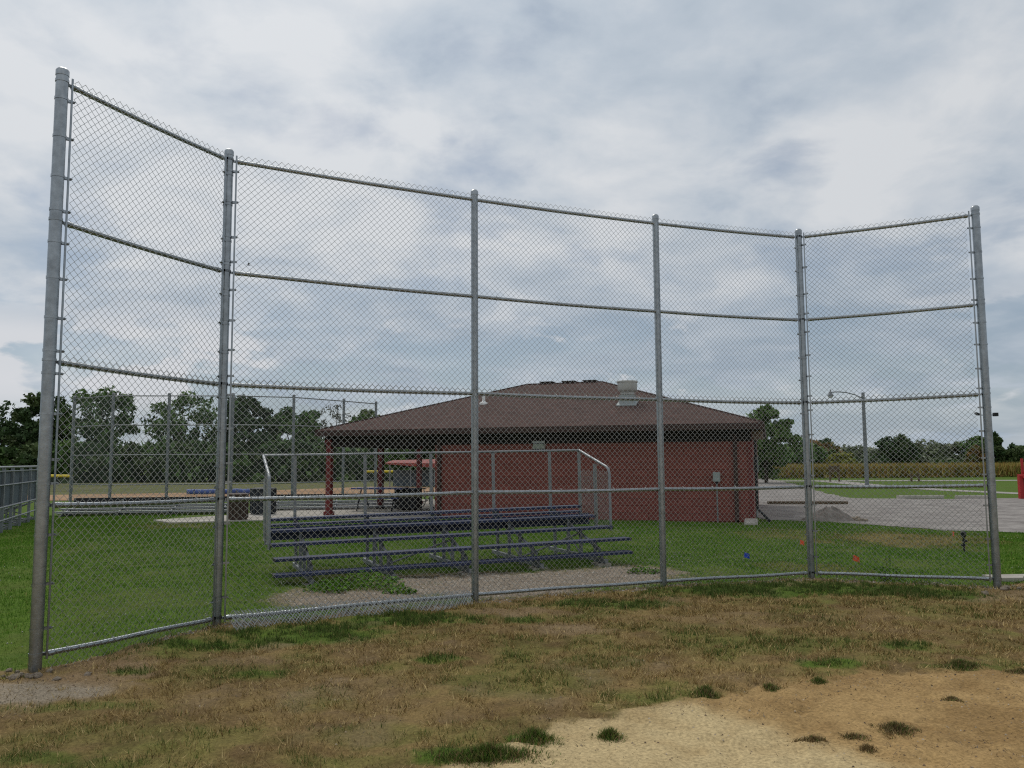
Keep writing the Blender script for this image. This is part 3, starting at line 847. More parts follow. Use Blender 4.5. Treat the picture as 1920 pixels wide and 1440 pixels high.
# trash cans on the apron
tcn = empty('trash_can', (-8.0, 24.3, 0.03), 0, 'brown ribbed trash can on the pale concrete apron', 'trash can')
m = MB(); m.lathe([(0.25, 0), (0.27, 0.05), (0.285, 0.68), (0.30, 0.70), (0.30, 0.74), (0.24, 0.76)], 24); m.build('barrel', 'brown_can', tcn, True)
m = MB()
for q in range(20):
    t = 2 * math.pi * q / 20; m.box((0.285 * math.cos(t), 0.285 * math.sin(t), 0.36), (0.02, 0.035, 0.62), t)
m.build('ribs', 'brown_can', tcn)
tcn = empty('trash_can', (-8.05, 26.9, 0.03), 0, 'dark slatted trash can behind the bleacher guardrail end', 'trash can')
m = MB(); m.lathe([(0.36, 0), (0.38, 0.05), (0.40, 0.76), (0.42, 0.78), (0.42, 0.82), (0.30, 0.84)], 24); m.build('barrel', 'dark_can', tcn, True)
for q in range(22):
    t = 2 * math.pi * q / 22; m = MB(); m.box((0.405 * math.cos(t), 0.405 * math.sin(t), 0.4), (0.02, 0.06, 0.72), t); m.build('slat', 'dark_can', tcn)


# ================================================================== other bleachers
def low_bleacher(loc, rz, length, label, rows=4, rise=0.075, run=0.5, darktop=True):
    t = empty('low_bleacher', loc, rz, label, 'bleacher', 'low aluminium bleachers by the far diamond')
    for i in range(rows):
        zt = 0.13 + rise * i
        m = MB(); m.box((length / 2, run * i, zt), (length, 0.25, 0.04)); m.build('seat_plank', 'alu', t)
        if i < rows - 1:
            m = MB(); m.box((length / 2, run * i + 0.25, zt - 0.06), (length, 0.2, 0.03)); m.build('foot_plank', 'alu_dull', t)
    m = MB(); m.box((length / 2, run * (rows - 1) + 0.16, 0.13 + rise * (rows - 1) + 0.08), (length, 0.03, 0.16)); m.build('back_board', 'black', t)  # black colour carries the shade on the backlit seat backs
    n = max(3, int(length / 1.2))
    for i in range(n):
        xx = 0.25 + (length - 0.5) * i / (n - 1); m = MB()
        m.box((xx, run * (rows - 1) / 2, 0.02), (0.05, run * rows, 0.05))
        for r_ in range(rows): m.box((xx, run * r_, 0.06 + rise * r_ / 2), (0.045, 0.045, 0.14 + rise * r_))
        m.box((xx + .03, run * (rows - 1) / 2, 0.10 + rise * (rows - 1) / 2), (0.03, run * rows * 0.95, 0.04), 0, math.atan(rise / run))
        m.build('support_frame', 'alu_dull', t)
    return t


low_bleacher((-14.6, 26.6, 0), R(9), 5.3, 'long low aluminium bleacher left of the brown trash can')
low_bleacher((-8.5, 28.7, 0), R(9), 4.6, 'low aluminium bleacher seen past the red pavilion post')

# grey bleacher end at the left edge
lb = empty('tall_bleacher', (-12.1, 19.4, 0), math.atan2(0.93, -0.37), 'grey aluminium bleacher with mesh guard panel at the left edge', 'bleacher')
for i, xx in enumerate((0.05, 1.15, 2.3, 3.6, 5.0, 6.2)):
    m = MB(); m.box((xx, 0, 0.78), (0.13, 0.06, 1.66)); m.build('guard_post', 'alu_dull', lb)
    m = MB(); m.box((xx, 1.2, 0.03), (0.06, 2.3, 0.06)); m.box((xx, 0.55, 0.35), (0.05, 0.05, 0.7)); m.box((xx, 1.2, 0.25), (0.05, 0.05, 0.5))
    m.tube([(xx, 0.05, 0.06), (xx, 1.15, 0.5)], 0.018, 6); m.tube([(xx, 0.05, 0.55), (xx, 1.15, 0.06)], 0.018, 6); m.build('support_frame', 'alu', lb)
for zz_, r_ in ((1.60, 0.028), (1.50, 0.018), (1.16, 0.018), (0.62, 0.024), (0.30, 0.02)):
    m = MB(); m.tube([(0, -0.02, zz_), (6.25, -0.02, zz_)], r_, 8); m.build('guard_rail', 'alu', lb, True)
for i in range(5):
    m = MB(); m.box((0.6 + 1.25 * i, 0.035, 1.06), (1.1, 0.012, 0.86)); m.build('guard_panel', 'panel', lb)
for i in range(4):
    m = MB(); m.box((3.1, 0.45 + 0.55 * i, 0.66 - 0.14 * i), (6.2, 0.25, 0.045)); m.build('seat_plank', 'blue', lb)

# ================================================================== second backstop, beyond the pavilion
fb = empty('far_backstop', (0, 0, 0), label='weathered chain-link backstop of the second diamond, behind the low bleachers', cat='fence')
FP = [(-18.95, 35.7), (-16.54, 34.2), (-14.3, 34.4), (-11.71, 34.6), (-9.42, 35.6), (-7.75, 38.0), (-6.58, 39.9)]
for (x, y) in FP:
    m = MB(); m.tube([(x, y, -0.2), (x, y, 4.56)], 0.062, 12); po = m.build('post', 'alu_dull', fb, True)
    m = MB(); m.lathe([(0.068, -0.05), (0.068, 0), (0.03, 0.03)], 12, (x, y, 4.57)); m.build('post_cap', 'alu_dull', po)
for (a, b) in zip(FP[:-1], FP[1:]):
    for h in (4.47, 3.25, 2.02, 0.80):
        m = MB(); m.tube([(a[0], a[1], h), (b[0], b[1], h)], 0.024, 8); m.build('rail', 'alu_dull', fb, True)
VV, FF, n_ = [], [], 0
for i, (a, b) in enumerate(zip(FP[:-1], FP[1:])):
    v, f = chainlink((*a, 0), (*b, 0), 0.05, 4.5, -0.04, pitch=0.0719, r=0.0017, sides=3, seed=70 + i); VV.append(v); FF.append(f + n_); n_ += len(v)
o = link('chain_link_fabric', mesh_np('far_fabric', np.concatenate(VV), np.concatenate(FF)), 'wire_far', fb); o['kind'] = 'stuff'

# outfield fence with yellow cap, two stretches in sight
def outfield_fence(p0, p1, label, h=0.95):
    t = empty('outfield_fence', (*p0, 0), math.atan2(p1[1] - p0[1], p1[0] - p0[0]), label, 'fence', 'yellow capped outfield fencing')
    Lf = math.hypot(p1[0] - p0[0], p1[1] - p0[1])
    m = MB(); m.tube([(0, 0, h), (Lf, 0, h)], 0.09, 10); m.build('cap', 'yellow', t, True)
    n = int(Lf / 2.4) + 1
    for i in range(n):
        m = MB(); m.tube([(Lf * i / (n - 1 or 1), 0.05, -0.1), (Lf * i / (n - 1 or 1), 0.05, h)], 0.03, 8); m.build('post', 'alu_dull', t)
    v, f = chainlink((0, 0, 0), (Lf, 0, 0), 0.05, h, 0, pitch=0.12, r=0.004, sides=3, seed=90)
    o = link('mesh', mesh_np('outfield_mesh', v, f), 'wire_far', t); o['kind'] = 'stuff'
outfield_fence((-11.2, 62.5), (-4.2, 62.5), 'chain-link outfield fence with thick yellow cap seen through the pavilion')
outfield_fence((-29.4, 52), (-26.6, 50.2), 'short stretch of outfield fence with yellow cap right of the left backstop post', 0.93)
dg = empty('dugout', (-8.35, 56, 0), R(-6), 'low dugout with sloping bright red roof seen through the pavilion', 'dugout')
m = MB(); m.add([(0, -0.9, 1.62), (3.6, -1.2, 1.56), (3.6, 1.2, 1.85), (0, 1.2, 1.78), (0, -0.9, 1.52), (3.6, -1.2, 1.25), (3.6, 1.2, 1.4), (0, 1.2, 1.68)],
                [(0, 1, 2, 3), (7, 6, 5, 4), (0, 4, 5, 1), (1, 5, 6, 2), (2, 6, 7, 3), (3, 7, 4, 0)]); m.build('roof', 'redfaded', dg)
for xx in (0.3, 1.7, 3.3):
    m = MB(); m.tube([(xx, -0.8, -0.1), (xx, -0.8, 1.5)], 0.04, 8); m.build('post', 'alu_dull', dg)
m = MB(); m.box((1.8, 1.1, 0.55), (3.5, 0.15, 1.1)); m.build('back_wall', 'panel', dg)
tp = empty('tarp_roll', (-16.9, 43.2, 0.01), R(12), 'long roll of blue tarp lying by the far infield', 'tarp')
m = MB(); m.tube([(0.35 * i, 0.03 * math.sin(i), 0.17 + 0.01 * math.sin(2 * i)) for i in range(11)], [0.13 + 0.012 * math.sin(3 * i) for i in range(11)], 12); m.build('roll', 'tarp', tp, True)
m = MB()
for i in (1, 4, 7, 9): m.tube([(0.35 * i, 0.03, 0.17), (0.35 * i + 0.04, 0.03, 0.17)], 0.152, 12)
m.build('strap', 'black', tp)

# ================================================================== right side: lot furniture, lamps, bin
def parking_stop(x, y, rz, length, label):
    t = empty('parking_stop', (x, y, 0.004), rz, label, 'parking stop', 'concrete stops along the lot')
    m = MB(); h = length / 2
    prof = [(-0.10, 0), (-0.08, 0.10), (-0.05, 0.135), (0.05, 0.135), (0.08, 0.10), (0.10, 0)]
    vs = [(x_, a, b) for x_ in (-h, h) for a, b in prof]; n = len(prof)
    m.add(vs, [(i, i + 1, n + i + 1, n + i) for i in range(n - 1)] + [tuple(range(n))[::-1], tuple(range(n, 2 * n)), (n - 1, 0, n, 2 * n - 1)])
    m.build('bar', 'concrete', t)
parking_stop(17.2, 35.2, R(-3), 1.9, 'long concrete parking stop at the grass edge, left of two')
parking_stop(19.2, 34.9, R(-2), 1.3, 'short concrete parking stop at the grass edge behind right backstop post')

lp = empty('street_lamp', (22.65, 53.2, 0), 0, 'grey lamp post with curved arm and hanging lamp', 'street lamp')
m = MB(); m.tube([(0, 0, -0.1), (0, 0, 2.5), (0.0, 0, 5.95)], [0.13, 0.12, 0.10], 12); m.build('pole', 'alu_dull', lp, True)
m = MB(); m.tube([(0.0, 0, 5.55), (-0.5, 0, 5.80), (-1.1, 0, 5.96), (-1.6, 0, 6.0), (-2.05, 0, 5.98)], 0.035, 8); m.build('arm', 'alu_dull', lp, True)
m = MB(); m.lathe([(0.03, 0.18), (0.04, 0.05), (0.10, 0.02), (0.12, -0.10), (0.20, -0.20), (0.20, -0.24), (0.10, -0.26)], 14, (-2.1, 0, 5.98)); m.build('lamp_head', 'alu_dull', lp, True)
m = MB(); m.lathe([(0.16, 0.0), (0.14, -0.08), (0.05, -0.12)], 14, (-2.1, 0, 5.73)); m.build('lamp_glass', 'lens', lp, True)
fl = empty('floodlight_mast', (40.1, 70, 0), 0, 'twin floodlight mast hidden behind the right backstop post', 'floodlight')
m = MB(); m.tube([(0, 0, 0), (0, 0, 5.4)], 0.10, 10); m.build('mast', 'black', fl, True)
m = MB(); m.tube([(-0.75, 0, 5.32), (0.85, 0, 5.32)], 0.035, 8); m.build('cross_arm', 'black', fl)
m = MB(); m.box((-0.72, -0.05, 5.42), (0.34, 0.3, 0.16), 0, 0, 0.4); m.build('floodlight', 'black', fl)
m = MB(); m.box((0.82, -0.05, 5.36), (0.34, 0.3, 0.30)); m.build('floodlight', 'black', fl)
rb = empty('bin_stand', (21.12, 34.45, 0.0), 0, 'red steel bin stand with dark green bin at the right edge', 'bin stand')
m = MB(); m.tube([(0.10, 0.15, 0), (0.10, 0.15, 1.66)], 0.055, 10); m.build('pole', 'redbright', rb, True)
m = MB(); m.box((-0.10, 0, 0.48), (0.16, 0.16, 0.94)); m.box((1.05, 0, 0.48), (0.16, 0.16, 0.94)); m.build('frame', 'redbright', rb)
m = MB(); m.box((0.48, 0, 0.93), (1.1, 0.5, 0.16)); m.box((0.5, 0, 1.06), (0.8, 0.4, 0.1)); m.build('hood', 'redbright', rb)
m = MB(); m.lathe([(0.36, 0.02), (0.40, 0.5), (0.41, 0.82)], 20, (0.47, 0, 0)); m.build('bin', 'green_bin', rb, True)
ws = empty('notice_board', (24.0, 62, 0), 0.1, 'small wooden notice board on posts at the crop edge', 'sign')
for xx in (-0.35, 0.35):
    m = MB(); m.box((xx, 0, 0.6), (0.1, 0.1, 1.3)); m.build('post', 'wood', ws)
m = MB(); m.box((0, 0.02, 0.95), (0.62, 0.05, 0.45)); m.build('board', 'wood', ws)
hp = empty('wooden_barrier', (29.8, 61.6, 0), 0.0, 'low wooden barrier of two short posts by the pale road', 'barrier')
for xx in (-0.28, 0.28):
    m = MB(); m.box((xx, 0, 0.28), (0.12, 0.12, 0.65)); m.build('post', 'wood', hp)
m = MB(); m.box((0, 0, 0.42), (0.7, 0.06, 0.12)); m.build('board', 'wood', hp)
# gravel heap beside the lot
m = MB(); nseg = 28
gv = []; gf = []
for j in range(9):
    for i in range(nseg):
        t = 2 * math.pi * i / nseg; rr = 1 - j / 9.0
        hgt = 0.60 * (1 - rr ** 1.3) * (1 + 0.15 * math.sin(3 * t + 1))
        gv.append((1.25 * rr * math.cos(t) * (1 + 0.10 * math.sin(5 * t)), 0.85 * rr * math.sin(t) * (1 + 0.1 * math.sin(4 * t)), hgt + rnd.uniform(-.02, .02) - 0.02))
for j in range(8):
    for i in range(nseg):
        gf.append((j * nseg + i, j * nseg + (i + 1) % nseg, (j + 1) * nseg + (i + 1) % nseg, (j + 1) * nseg + i))
gf.append(tuple(8 * nseg + i for i in range(nseg)))
m.add(gv, gf); gh = m.build('gravel_heap', 'heap', None, True, 80); gh.location = (8.72, 23.0, 0); gh.scale = (0.6, 0.62, 0.62)
tag(gh, 'low heap of grey gravel at the near edge of the lot', 'gravel heap')
tb = empty('timber_edging', (11.05, 31.3, 0.004), R(-7), 'long dark timber laid across the lot beside the red building', 'timber')
m = MB()
m.box((0, 0, 0.05), (2.9, 0.16, 0.11)); m.build('beam', 'wood', tb)
m = MB()
for q in (-1.2, 0, 1.2): m.tube([(q, 0, 0.05), (q, 0, 0.115)], 0.015, 6)
m.build('spikes', 'black', tb)
m = MB(); m.box((7.55, 11.72, 0.0), (1.9, 0.35, 0.10), R(4)); o = m.build('kerb', 'concrete'); tag(o, kind='structure')


def rock_mesh(seed, s):
    r_ = random.Random(seed); m = MB(); n = 9
    for j in range(5):
        ph = math.pi * (j + 0.5) / 5
        for i in range(n):
            t = 2 * math.pi * i / n; q = 1 + r_.uniform(-.22, .22)
            m.v.append((s * q * math.sin(ph) * math.cos(t) * 1.2, s * q * math.sin(ph) * math.sin(t), s * 0.7 * q * math.cos(ph)))
    for j in range(4):
        for i in range(n): m.f.append((j * n + i, (j + 1) * n + i, (j + 1) * n + (i + 1) % n, j * n + (i + 1) % n))
    m.f.append(tuple(range(n))); m.f.append(tuple(4 * n + i for i in range(n))[::-1])
    me = m.mesh('rock'); me.materials.append(M['rock']); return me


rk = [rock_mesh(i, 1.0) for i in range(5)]
def rocks(cx, cy, sx, sy, n, smin, smax, label, grp):
    for i in range(n):
        o = bpy.data.objects.new('rock', rk[rnd.randrange(5)]); COL.objects.link(o)
        x, y = rnd.gauss(cx, sx), rnd.gauss(cy, sy); s = rnd.uniform(smin, smax)
        o.location = (x, y, float(relief(np.array([x]), np.array([y]))[0]) + s * 0.25); o.scale = (s, s, s); o.rotation_euler = (rnd.uniform(-.4, .4), rnd.uniform(-.4, .4), rnd.uniform(0, 6))
        tag(o, label, 'rock', grp)
rocks(-3.86, 6.78, 0.22, 0.10, 16, 0.014, 0.036, 'small pale rubble stone in the dirt at the leftmost backstop post', 'stones at the left post')
rocks(6.55, 10.75, 0.40, 0.22, 14, 0.020, 0.05, 'small pale rubble stone in the dirt at the rightmost backstop post', 'stones at the right post')
rocks(9.35, 22.75, 0.30, 0.22, 7, 0.05, 0.13, 'dark stone on the edge of the gravel heap', 'stones by the gravel heap')


# ------------------------------------------------------------------ marker flags and stake
def flag(x, y, mat, h, rz, tilt, label, grp):
    t = empty('marker_flag', (x, y, 0), rz, label, 'flag', grp)
    tx = math.sin(tilt) * h
    m = MB(); m.tube([(0, 0, -0.05), (tx * 0.4, 0, h * 0.5), (tx, 0, h)], 0.0025, 5); m.build('wire', 'alu_dull', t)
    m = MB(); v = []; n = 5
    for i in range(n):
        for j in range(3):
            v.append((tx + 0.095 * i / (n - 1), 0.012 * math.sin(i * 1.6 + j), h - 0.082 * j / 2 - 0.03 * (i / (n - 1)) ** 2))
    v2 = [(a, b + 0.0015, c) for a, b, c in v]
    f = [(i * 3 + j, i * 3 + j + 1, i * 3 + j + 4, i * 3 + j + 3) for i in range(n - 1) for j in range(2)]
    m.add(v, f); m.build('cloth', mat, t)
flag(5.32, 15.72, 'orange_flag', 0.17, 0.3, 0.5, 'orange marker flag in the lawn left of the fifth backstop post', 'orange marker flags')
flag(5.14, 14.43, 'orange_flag', 0.18, 1.1, 0.1, 'orange marker flag half hidden behind the fifth backstop post', 'orange marker flags')
flag(5.30, 12.94, 'orange_flag', 0.20, -0.5, -0.3, 'orange marker flag beside tall weeds inside the right wing', 'orange marker flags')
flag(8.62, 16.42, 'orange_flag', 0.25, 0.9, 0.2, 'orange marker flag next to the dark stake', 'orange marker flags')
flag(3.74, 13.68, 'blue_flag', 0.17, 0.2, 0.2, 'blue marker flag in the lawn before the red building', 'blue marker flag')
st = empty('sprinkler_stake', (8.13, 15.11, 0), 0, 'dark upright sprinkler stake in the lawn beside an orange flag', 'stake')
m = MB(); m.tube([(0, 0, -0.05), (0, 0, 0.30)], 0.018, 8); m.build('riser', 'black', st)
m = MB(); m.lathe([(0.03, 0.26), (0.045, 0.30), (0.05, 0.35), (0.03, 0.37)], 10); m.box((0.02, 0, 0.20), (0.07, 0.05, 0.04)); m.box((-0.01, 0, 0.12), (0.06, 0.05, 0.03)); m.build('head', 'black', st)

# bird
bi = empty('bird', (-12.95, 40, 11.35), 0.4, 'tiny dark bird flying left of centre in the sky', 'bird')
m = MB(); m.add([(-0.13, 0, 0.02), (0, -0.04, 0), (0.12, 0, 0.0), (0, 0.04, 0), (0, 0, 0.04), (0.0, -0.26, 0.10), (-0.06, -0.12, 0.03), (0.05, -0.12, 0.03), (0, 0.26, 0.10), (-0.06, 0.12, 0.03), (0.05, 0.12, 0.03)],
                [(0, 1, 4), (1, 2, 4), (2, 3, 4), (3, 0, 4), (0, 3, 1), (1, 3, 2), (1, 6, 5), (1, 5, 7), (3, 8, 9), (3, 10, 8)]); m.build('body', 'bird', bi)


# ================================================================== trees and far vegetation
def leaf_cloud(centres, radii, per, size, cols, seed, flat=0.8):
    g_ = np.random.default_rng(seed)
    C_ = np.repeat(np.array(centres), per, 0); RR = np.repeat(np.array(radii), per)
    n = len(C_)
    d = g_.normal(size=(n, 3)); d /= np.linalg.norm(d, axis=1)[:, None]
    rad = RR * g_.random(n) ** 0.45
    pos = C_ + d * rad[:, None] * np.array([1, 1, flat])
    a = g_.normal(size=(n, 3)); a /= np.linalg.norm(a, axis=1)[:, None]
    b = np.cross(a, g_.normal(size=(n, 3))); b /= np.linalg.norm(b, axis=1)[:, None]
    sz = size * (0.55 + 0.9 * g_.random(n))[:, None]
    V = np.stack([pos - a * sz, pos + b * sz * 0.55, pos + a * sz, pos - b * sz * 0.55], 1).reshape(-1, 3)
    Fq = np.arange(n * 4).reshape(-1, 4)
    cols = np.array(cols)
    cc = cols[g_.integers(0, len(cols), len(centres))]
    cc = np.repeat(cc, per, 0) * (0.75 + 0.5 * g_.random((n, 1)))
    return V, Fq, np.repeat(cc, 4, 0)


GREENS = {'dark': [(0.050, 0.087, 0.031), (0.063, 0.107, 0.037), (0.076, 0.107, 0.037)],
          'mid': [(0.096, 0.165, 0.046), (0.119, 0.190, 0.054), (0.078, 0.137, 0.041)],
          'light': [(0.146, 0.218, 0.063), (0.124, 0.196, 0.054), (0.177, 0.229, 0.071)],
          'pale': [(0.177, 0.208, 0.113), (0.146, 0.177, 0.093), (0.208, 0.229, 0.146)],
          'yellow': [(0.249, 0.249, 0.052), (0.208, 0.218, 0.046)],
          'rust': [(0.249, 0.146, 0.046), (0.208, 0.135, 0.052), (0.146, 0.146, 0.041)],
          'grey': [(0.208, 0.208, 0.177), (0.165, 0.165, 0.135)]}


def tree(name, label, x, y, h, w, col, seed, trunk=0.22, per=60, ncl=60, leaf=0.22, lean=0.0, group=None, shape='round', clr=0.13):
    r_ = random.Random(seed)
    t = empty(name, (x, y, 0), r_.uniform(0, 6) * 0, label, 'tree', group)
    z0 = h * trunk
    cs, rs = [], []
    for i in range(ncl):
        for _ in range(30):
            a, b, c = r_.uniform(-1, 1), r_.uniform(-1, 1), r_.uniform(-1, 1)
            q = a * a + b * b + c * c
            if 0.22 < q < 1: break
        if shape == 'cone': k = 0.25 + 0.75 * (1 - (c + 1) / 2) ** 0.9
        elif shape == 'wide': k = 0.6 + 0.5 * max(0, 1 - abs(c - 0.2))
        else: k = 1.0
        f = 0.72 + 0.28 * math.sin(2.3 * a + seed) * math.cos(3.1 * c + seed * 1.7)
        zz_ = z0 + (c + 1) / 2 * (h - z0) * 0.96
        cs.append((a * w / 2 * k * (0.82 + 0.25 * f) + lean * (zz_ - z0), b * w / 2 * k, zz_)); rs.append(w * clr * r_.uniform(0.6, 1.25) * (0.6 + .4 * k))
    V, Fq, cc = leaf_cloud(cs, rs, per, leaf, GREENS[col], seed)
    o = link('crown', mesh_np('crown', V, Fq, cc), 'leaf', t)
    m = MB(); tr = max(0.08, h * 0.024)
    m.tube([(0, 0, -0.2), (lean * h * 0.1, 0.02, h * 0.25), (lean * h * 0.35, 0, h * 0.62)], [tr, tr * 0.8, tr * 0.35], 8)
    for i in range(9):
        c_ = cs[i]; s_ = h * r_.uniform(0.15, 0.42)
        m.tube([(lean * s_ * 0.5, 0, s_), ((c_[0] + lean * s_) / 2, c_[1] / 2, (s_ + c_[2]) / 2 + 0.1), c_], [tr * 0.45, tr * 0.28, tr * 0.08], 5)
    m.build('trunk', 'bark', t, True)
    return t


GL = 'trees beyond the far diamond'
tree('broadleaf_tree', 'dark broadleaf tree at the far left edge of the photo', -50.5, 82, 7.8, 7.5, 'dark', 1, 0.15, 90, 60, 0.24, group=GL)
tree('broadleaf_tree', 'tall dark tree directly left of the left backstop post', -44.4, 78, 8.6, 5.2, 'dark', 2, 0.12, 80, 60, 0.22, group=GL)
tree('broadleaf_tree', 'tallest tree, mid-green crown swept to the right behind far backstop', -40.6, 80, 9.4, 7.2, 'mid', 3, 0.30, 80, 46, 0.22, 0.12, GL)
tree('broadleaf_tree', 'wind-swept tree with leaning bare limbs, second left of the second post', -33.2, 82, 8.6, 7.2, 'mid', 4, 0.36, 70, 40, 0.22, 0.16, GL)
tree('broadleaf_tree', 'dense dark rounded tree just right of the second backstop post', -24.6, 76, 7.9, 5.6, 'dark', 5, 0.12, 110, 60, 0.24, group=GL)
tree('broadleaf_tree', 'dense olive tree between the dark tree and the bare one', -20.8, 79, 7.5, 5.0, 'mid', 6, 0.12, 100, 55, 0.24, group=GL)
tree('bare_tree', 'thin half-bare greyish tree above the pavilion roof tip', -18.0, 84, 7.6, 4.6, 'grey', 7, 0.3, 22, 60, 0.13, group=GL)
tree('broadleaf_tree', 'rounded green tree partly hidden by the roof slope', -14.9, 84, 7.1, 4.4, 'light', 8, 0.2, 90, 50, 0.22, group=GL)
tree('broadleaf_tree', 'tall bushy tree behind the right end of the red building', 18.3, 60, 6.0, 4.4, 'mid', 9, 0.06, 120, 70, 0.17, group='trees on the right', shape='wide')
tree('broadleaf_tree', 'small green treetop peeking over the roof at right', 19.2, 72, 6.1, 2.2, 'mid', 10, 0.1, 70, 30, 0.17, group='trees on the right')
GR = 'tree line behind the crop'
for i, (lab, x, y, h, w, c, sh) in enumerate([
        ('olive tree line clump just right of the red building', 38.8, 112, 4.0, 8.5, 'mid', 'round'),
        ('brownish low tree left of the fifth backstop post', 43.5, 118, 4.2, 6.0, 'rust', 'round'),
        ('dark rounded tree just right of the fifth backstop post', 55.5, 150, 5.3, 7.5, 'dark', 'round'),
        ('small yellow-green bush at the crop edge', 42.6, 108, 2.4, 3.6, 'yellow', 'round'),
        ('pale thin tree left of the lamp post', 62.2, 150, 4.2, 7.0, 'pale', 'round'),
        ('pale thin tree right behind the lamp post', 65.8, 152, 3.7, 5.0, 'pale', 'round'),
        ('large dark round tree right of the lamp post', 60.2, 130, 5.3, 6.4, 'dark', 'round'),
        ('pale green tree, first right of the dark round tree', 74.6, 150, 4.8, 6.6, 'pale', 'round'),
        ('pale green tree, second right of the dark round tree', 80.6, 153, 4.8, 6.4, 'pale', 'round'),
        ('dark green tree left of the right backstop post', 84.6, 150, 5.6, 7.0, 'mid', 'round'),
        ('rust-brown tree before the dark trees near right post', 65.9, 118, 3.5, 3.6, 'rust', 'cone'),
        ('dark spiky spruce just right of the right backstop post', 69.9, 120, 5.5, 3.6, 'dark', 'cone'),
        ('dark low tree right of the spruce', 74.0, 122, 3.4, 5.5, 'dark', 'round'),
        ('mid-green tree at the right edge of the photo', 86.5, 140, 3.6, 7.0, 'mid', 'round')]):
    tree('conifer_tree' if sh == 'cone' and c == 'dark' else 'broadleaf_tree', lab, x, y, h, w, c, 30 + i, 0.05, 70, 60, 0.28, group=GR, shape=sh, clr=0.15)

# wood undergrowth: one continuous mass under and between the trees
def thicket(name, label, x0, x1, y0, y1, h, n, cols, seed, leaf=0.30, per=40):
    g_ = np.random.default_rng(seed)
    cs = []; rs = []
    for i in range(n):
        x = g_.uniform(x0, x1); yy = g_.uniform(y0, y1)
        hh = h * (0.65 + 0.7 * float(fbm(np.array([x]), np.array([3.0]), 0.16, 3, seed)[0]))
        z = hh * g_.random() ** 0.8
        cs.append((x, yy, z)); rs.append(g_.uniform(0.5, 1.0))
    V, Fq, cc = leaf_cloud(cs, rs, per, leaf, cols, seed)
    o = link(name, mesh_np(name, V, Fq, cc), 'leaf'); tag(o, label, 'undergrowth', kind='stuff')
thicket('undergrowth', 'dark green thicket under the trees beyond the far diamond', -62, 6, 72, 79, 3.2, 1300, GREENS['dark'] + GREENS['mid'], 5)
thicket('undergrowth', 'dark hedge line behind the crop on the right', 30, 110, 128, 140, 1.5, 700, GREENS['dark'] + GREENS['mid'] + GREENS['pale'], 6, 0.34)

# crop field: rows of dry standing plants
g_ = np.random.default_rng(9)
n = 60000
xx = g_.uniform(18, 100, n); yy = 73 + 0.055 * (xx - 18) + (g_.random(n) ** 2.2) * 26
hh = 1.20 * (0.8 + 0.35 * g_.random(n)); rowoff = np.round(yy / 0.76) * 0.76
yy = np.where(yy > 76, rowoff, yy)
ang = g_.uniform(0, math.pi, n); wd = 0.10 + 0.08 * g_.random(n); ln = g_.normal(0, 0.16, n)
zb = hh * g_.random(n) * 0.55
V = np.stack([np.stack([xx - np.cos(ang) * wd / 2, yy - np.sin(ang) * wd / 2, zb], 1), np.stack([xx + np.cos(ang) * wd / 2, yy + np.sin(ang) * wd / 2, zb], 1),
              np.stack([xx + ln, yy + g_.normal(0, 0.1, n), np.minimum(hh, zb + 0.75)], 1)], 1).reshape(-1, 3)
cc = np.array([(0.38, 0.27, 0.065), (0.32, 0.25, 0.06), (0.24, 0.24, 0.05), (0.30, 0.17, 0.05), (0.42, 0.33, 0.11)])[g_.integers(0, 5, n)] * (0.7 + 0.5 * g_.random((n, 1)))
o = link('crop_field', mesh_np('crop_field', V, np.arange(n * 3).reshape(-1, 3), np.repeat(cc, 3, 0)), 'leaf')
tag(o, 'strip of dry yellow-brown standing crop beyond the road', 'crop', kind='stuff')


# ================================================================== grass
def blades(x, y, h, w, col, lean, three=False, g_=rng, zoff=-0.01):
    n = len(x); z = relief(x, y) + zoff
    a = g_.uniform(0, 2 * math.pi, n); la = g_.uniform(0, 2 * math.pi, n)
    dx, dy = np.cos(a) * w / 2, np.sin(a) * w / 2
    lx, ly = np.cos(la) * lean * h, np.sin(la) * lean * h
    hz = h * np.sqrt(np.clip(1 - np.minimum(lean, 0.97) ** 2, 0.03, 1))
    if not three:
        V = np.stack([np.stack([x - dx, y - dy, z], 1), np.stack([x + dx, y + dy, z], 1), np.stack([x + lx, y + ly, z + hz], 1)], 1)
        return V.reshape(-1, 3), np.arange(n * 3).reshape(-1, 3), np.repeat(col, 3, 0)
    mx_, my_, mz_ = x + lx * 0.35, y + ly * 0.35, z + hz * 0.62
    V = np.stack([np.stack([x - dx, y - dy, z], 1), np.stack([x + dx, y + dy, z], 1), np.stack([mx_ + dx * .8, my_ + dy * .8, mz_], 1),
                  np.stack([mx_ - dx * .8, my_ - dy * .8, mz_], 1), np.stack([x + lx, y + ly, z + hz], 1)], 1).reshape(-1, 3)
    b = np.arange(n)[:, None] * 5
    Fq = np.concatenate([b + np.array([[0, 1, 2]]), b + np.array([[0, 2, 3]]), b + np.array([[3, 2, 4]])], 0)
    return V, Fq, np.repeat(col, 5, 0)


def pick(pal, n): return np.array(pal)[rng.integers(0, len(pal), n)] * (0.72 + 0.56 * rng.random((n, 1)))


STRAW = [(0.42, 0.295, 0.115), (0.27, 0.182, 0.066), (0.60, 0.45, 0.205), (0.14, 0.086, 0.034), (0.25, 0.190, 0.064), (0.48, 0.35, 0.15)]
TURF = [(0.080, 0.128, 0.024), (0.100, 0.145, 0.030), (0.066, 0.110, 0.022), (0.135, 0.155, 0.042)]
LAWN = [(0.084, 0.198, 0.013), (0.108, 0.226, 0.016), (0.138, 0.236, 0.026), (0.066, 0.166, 0.013)]


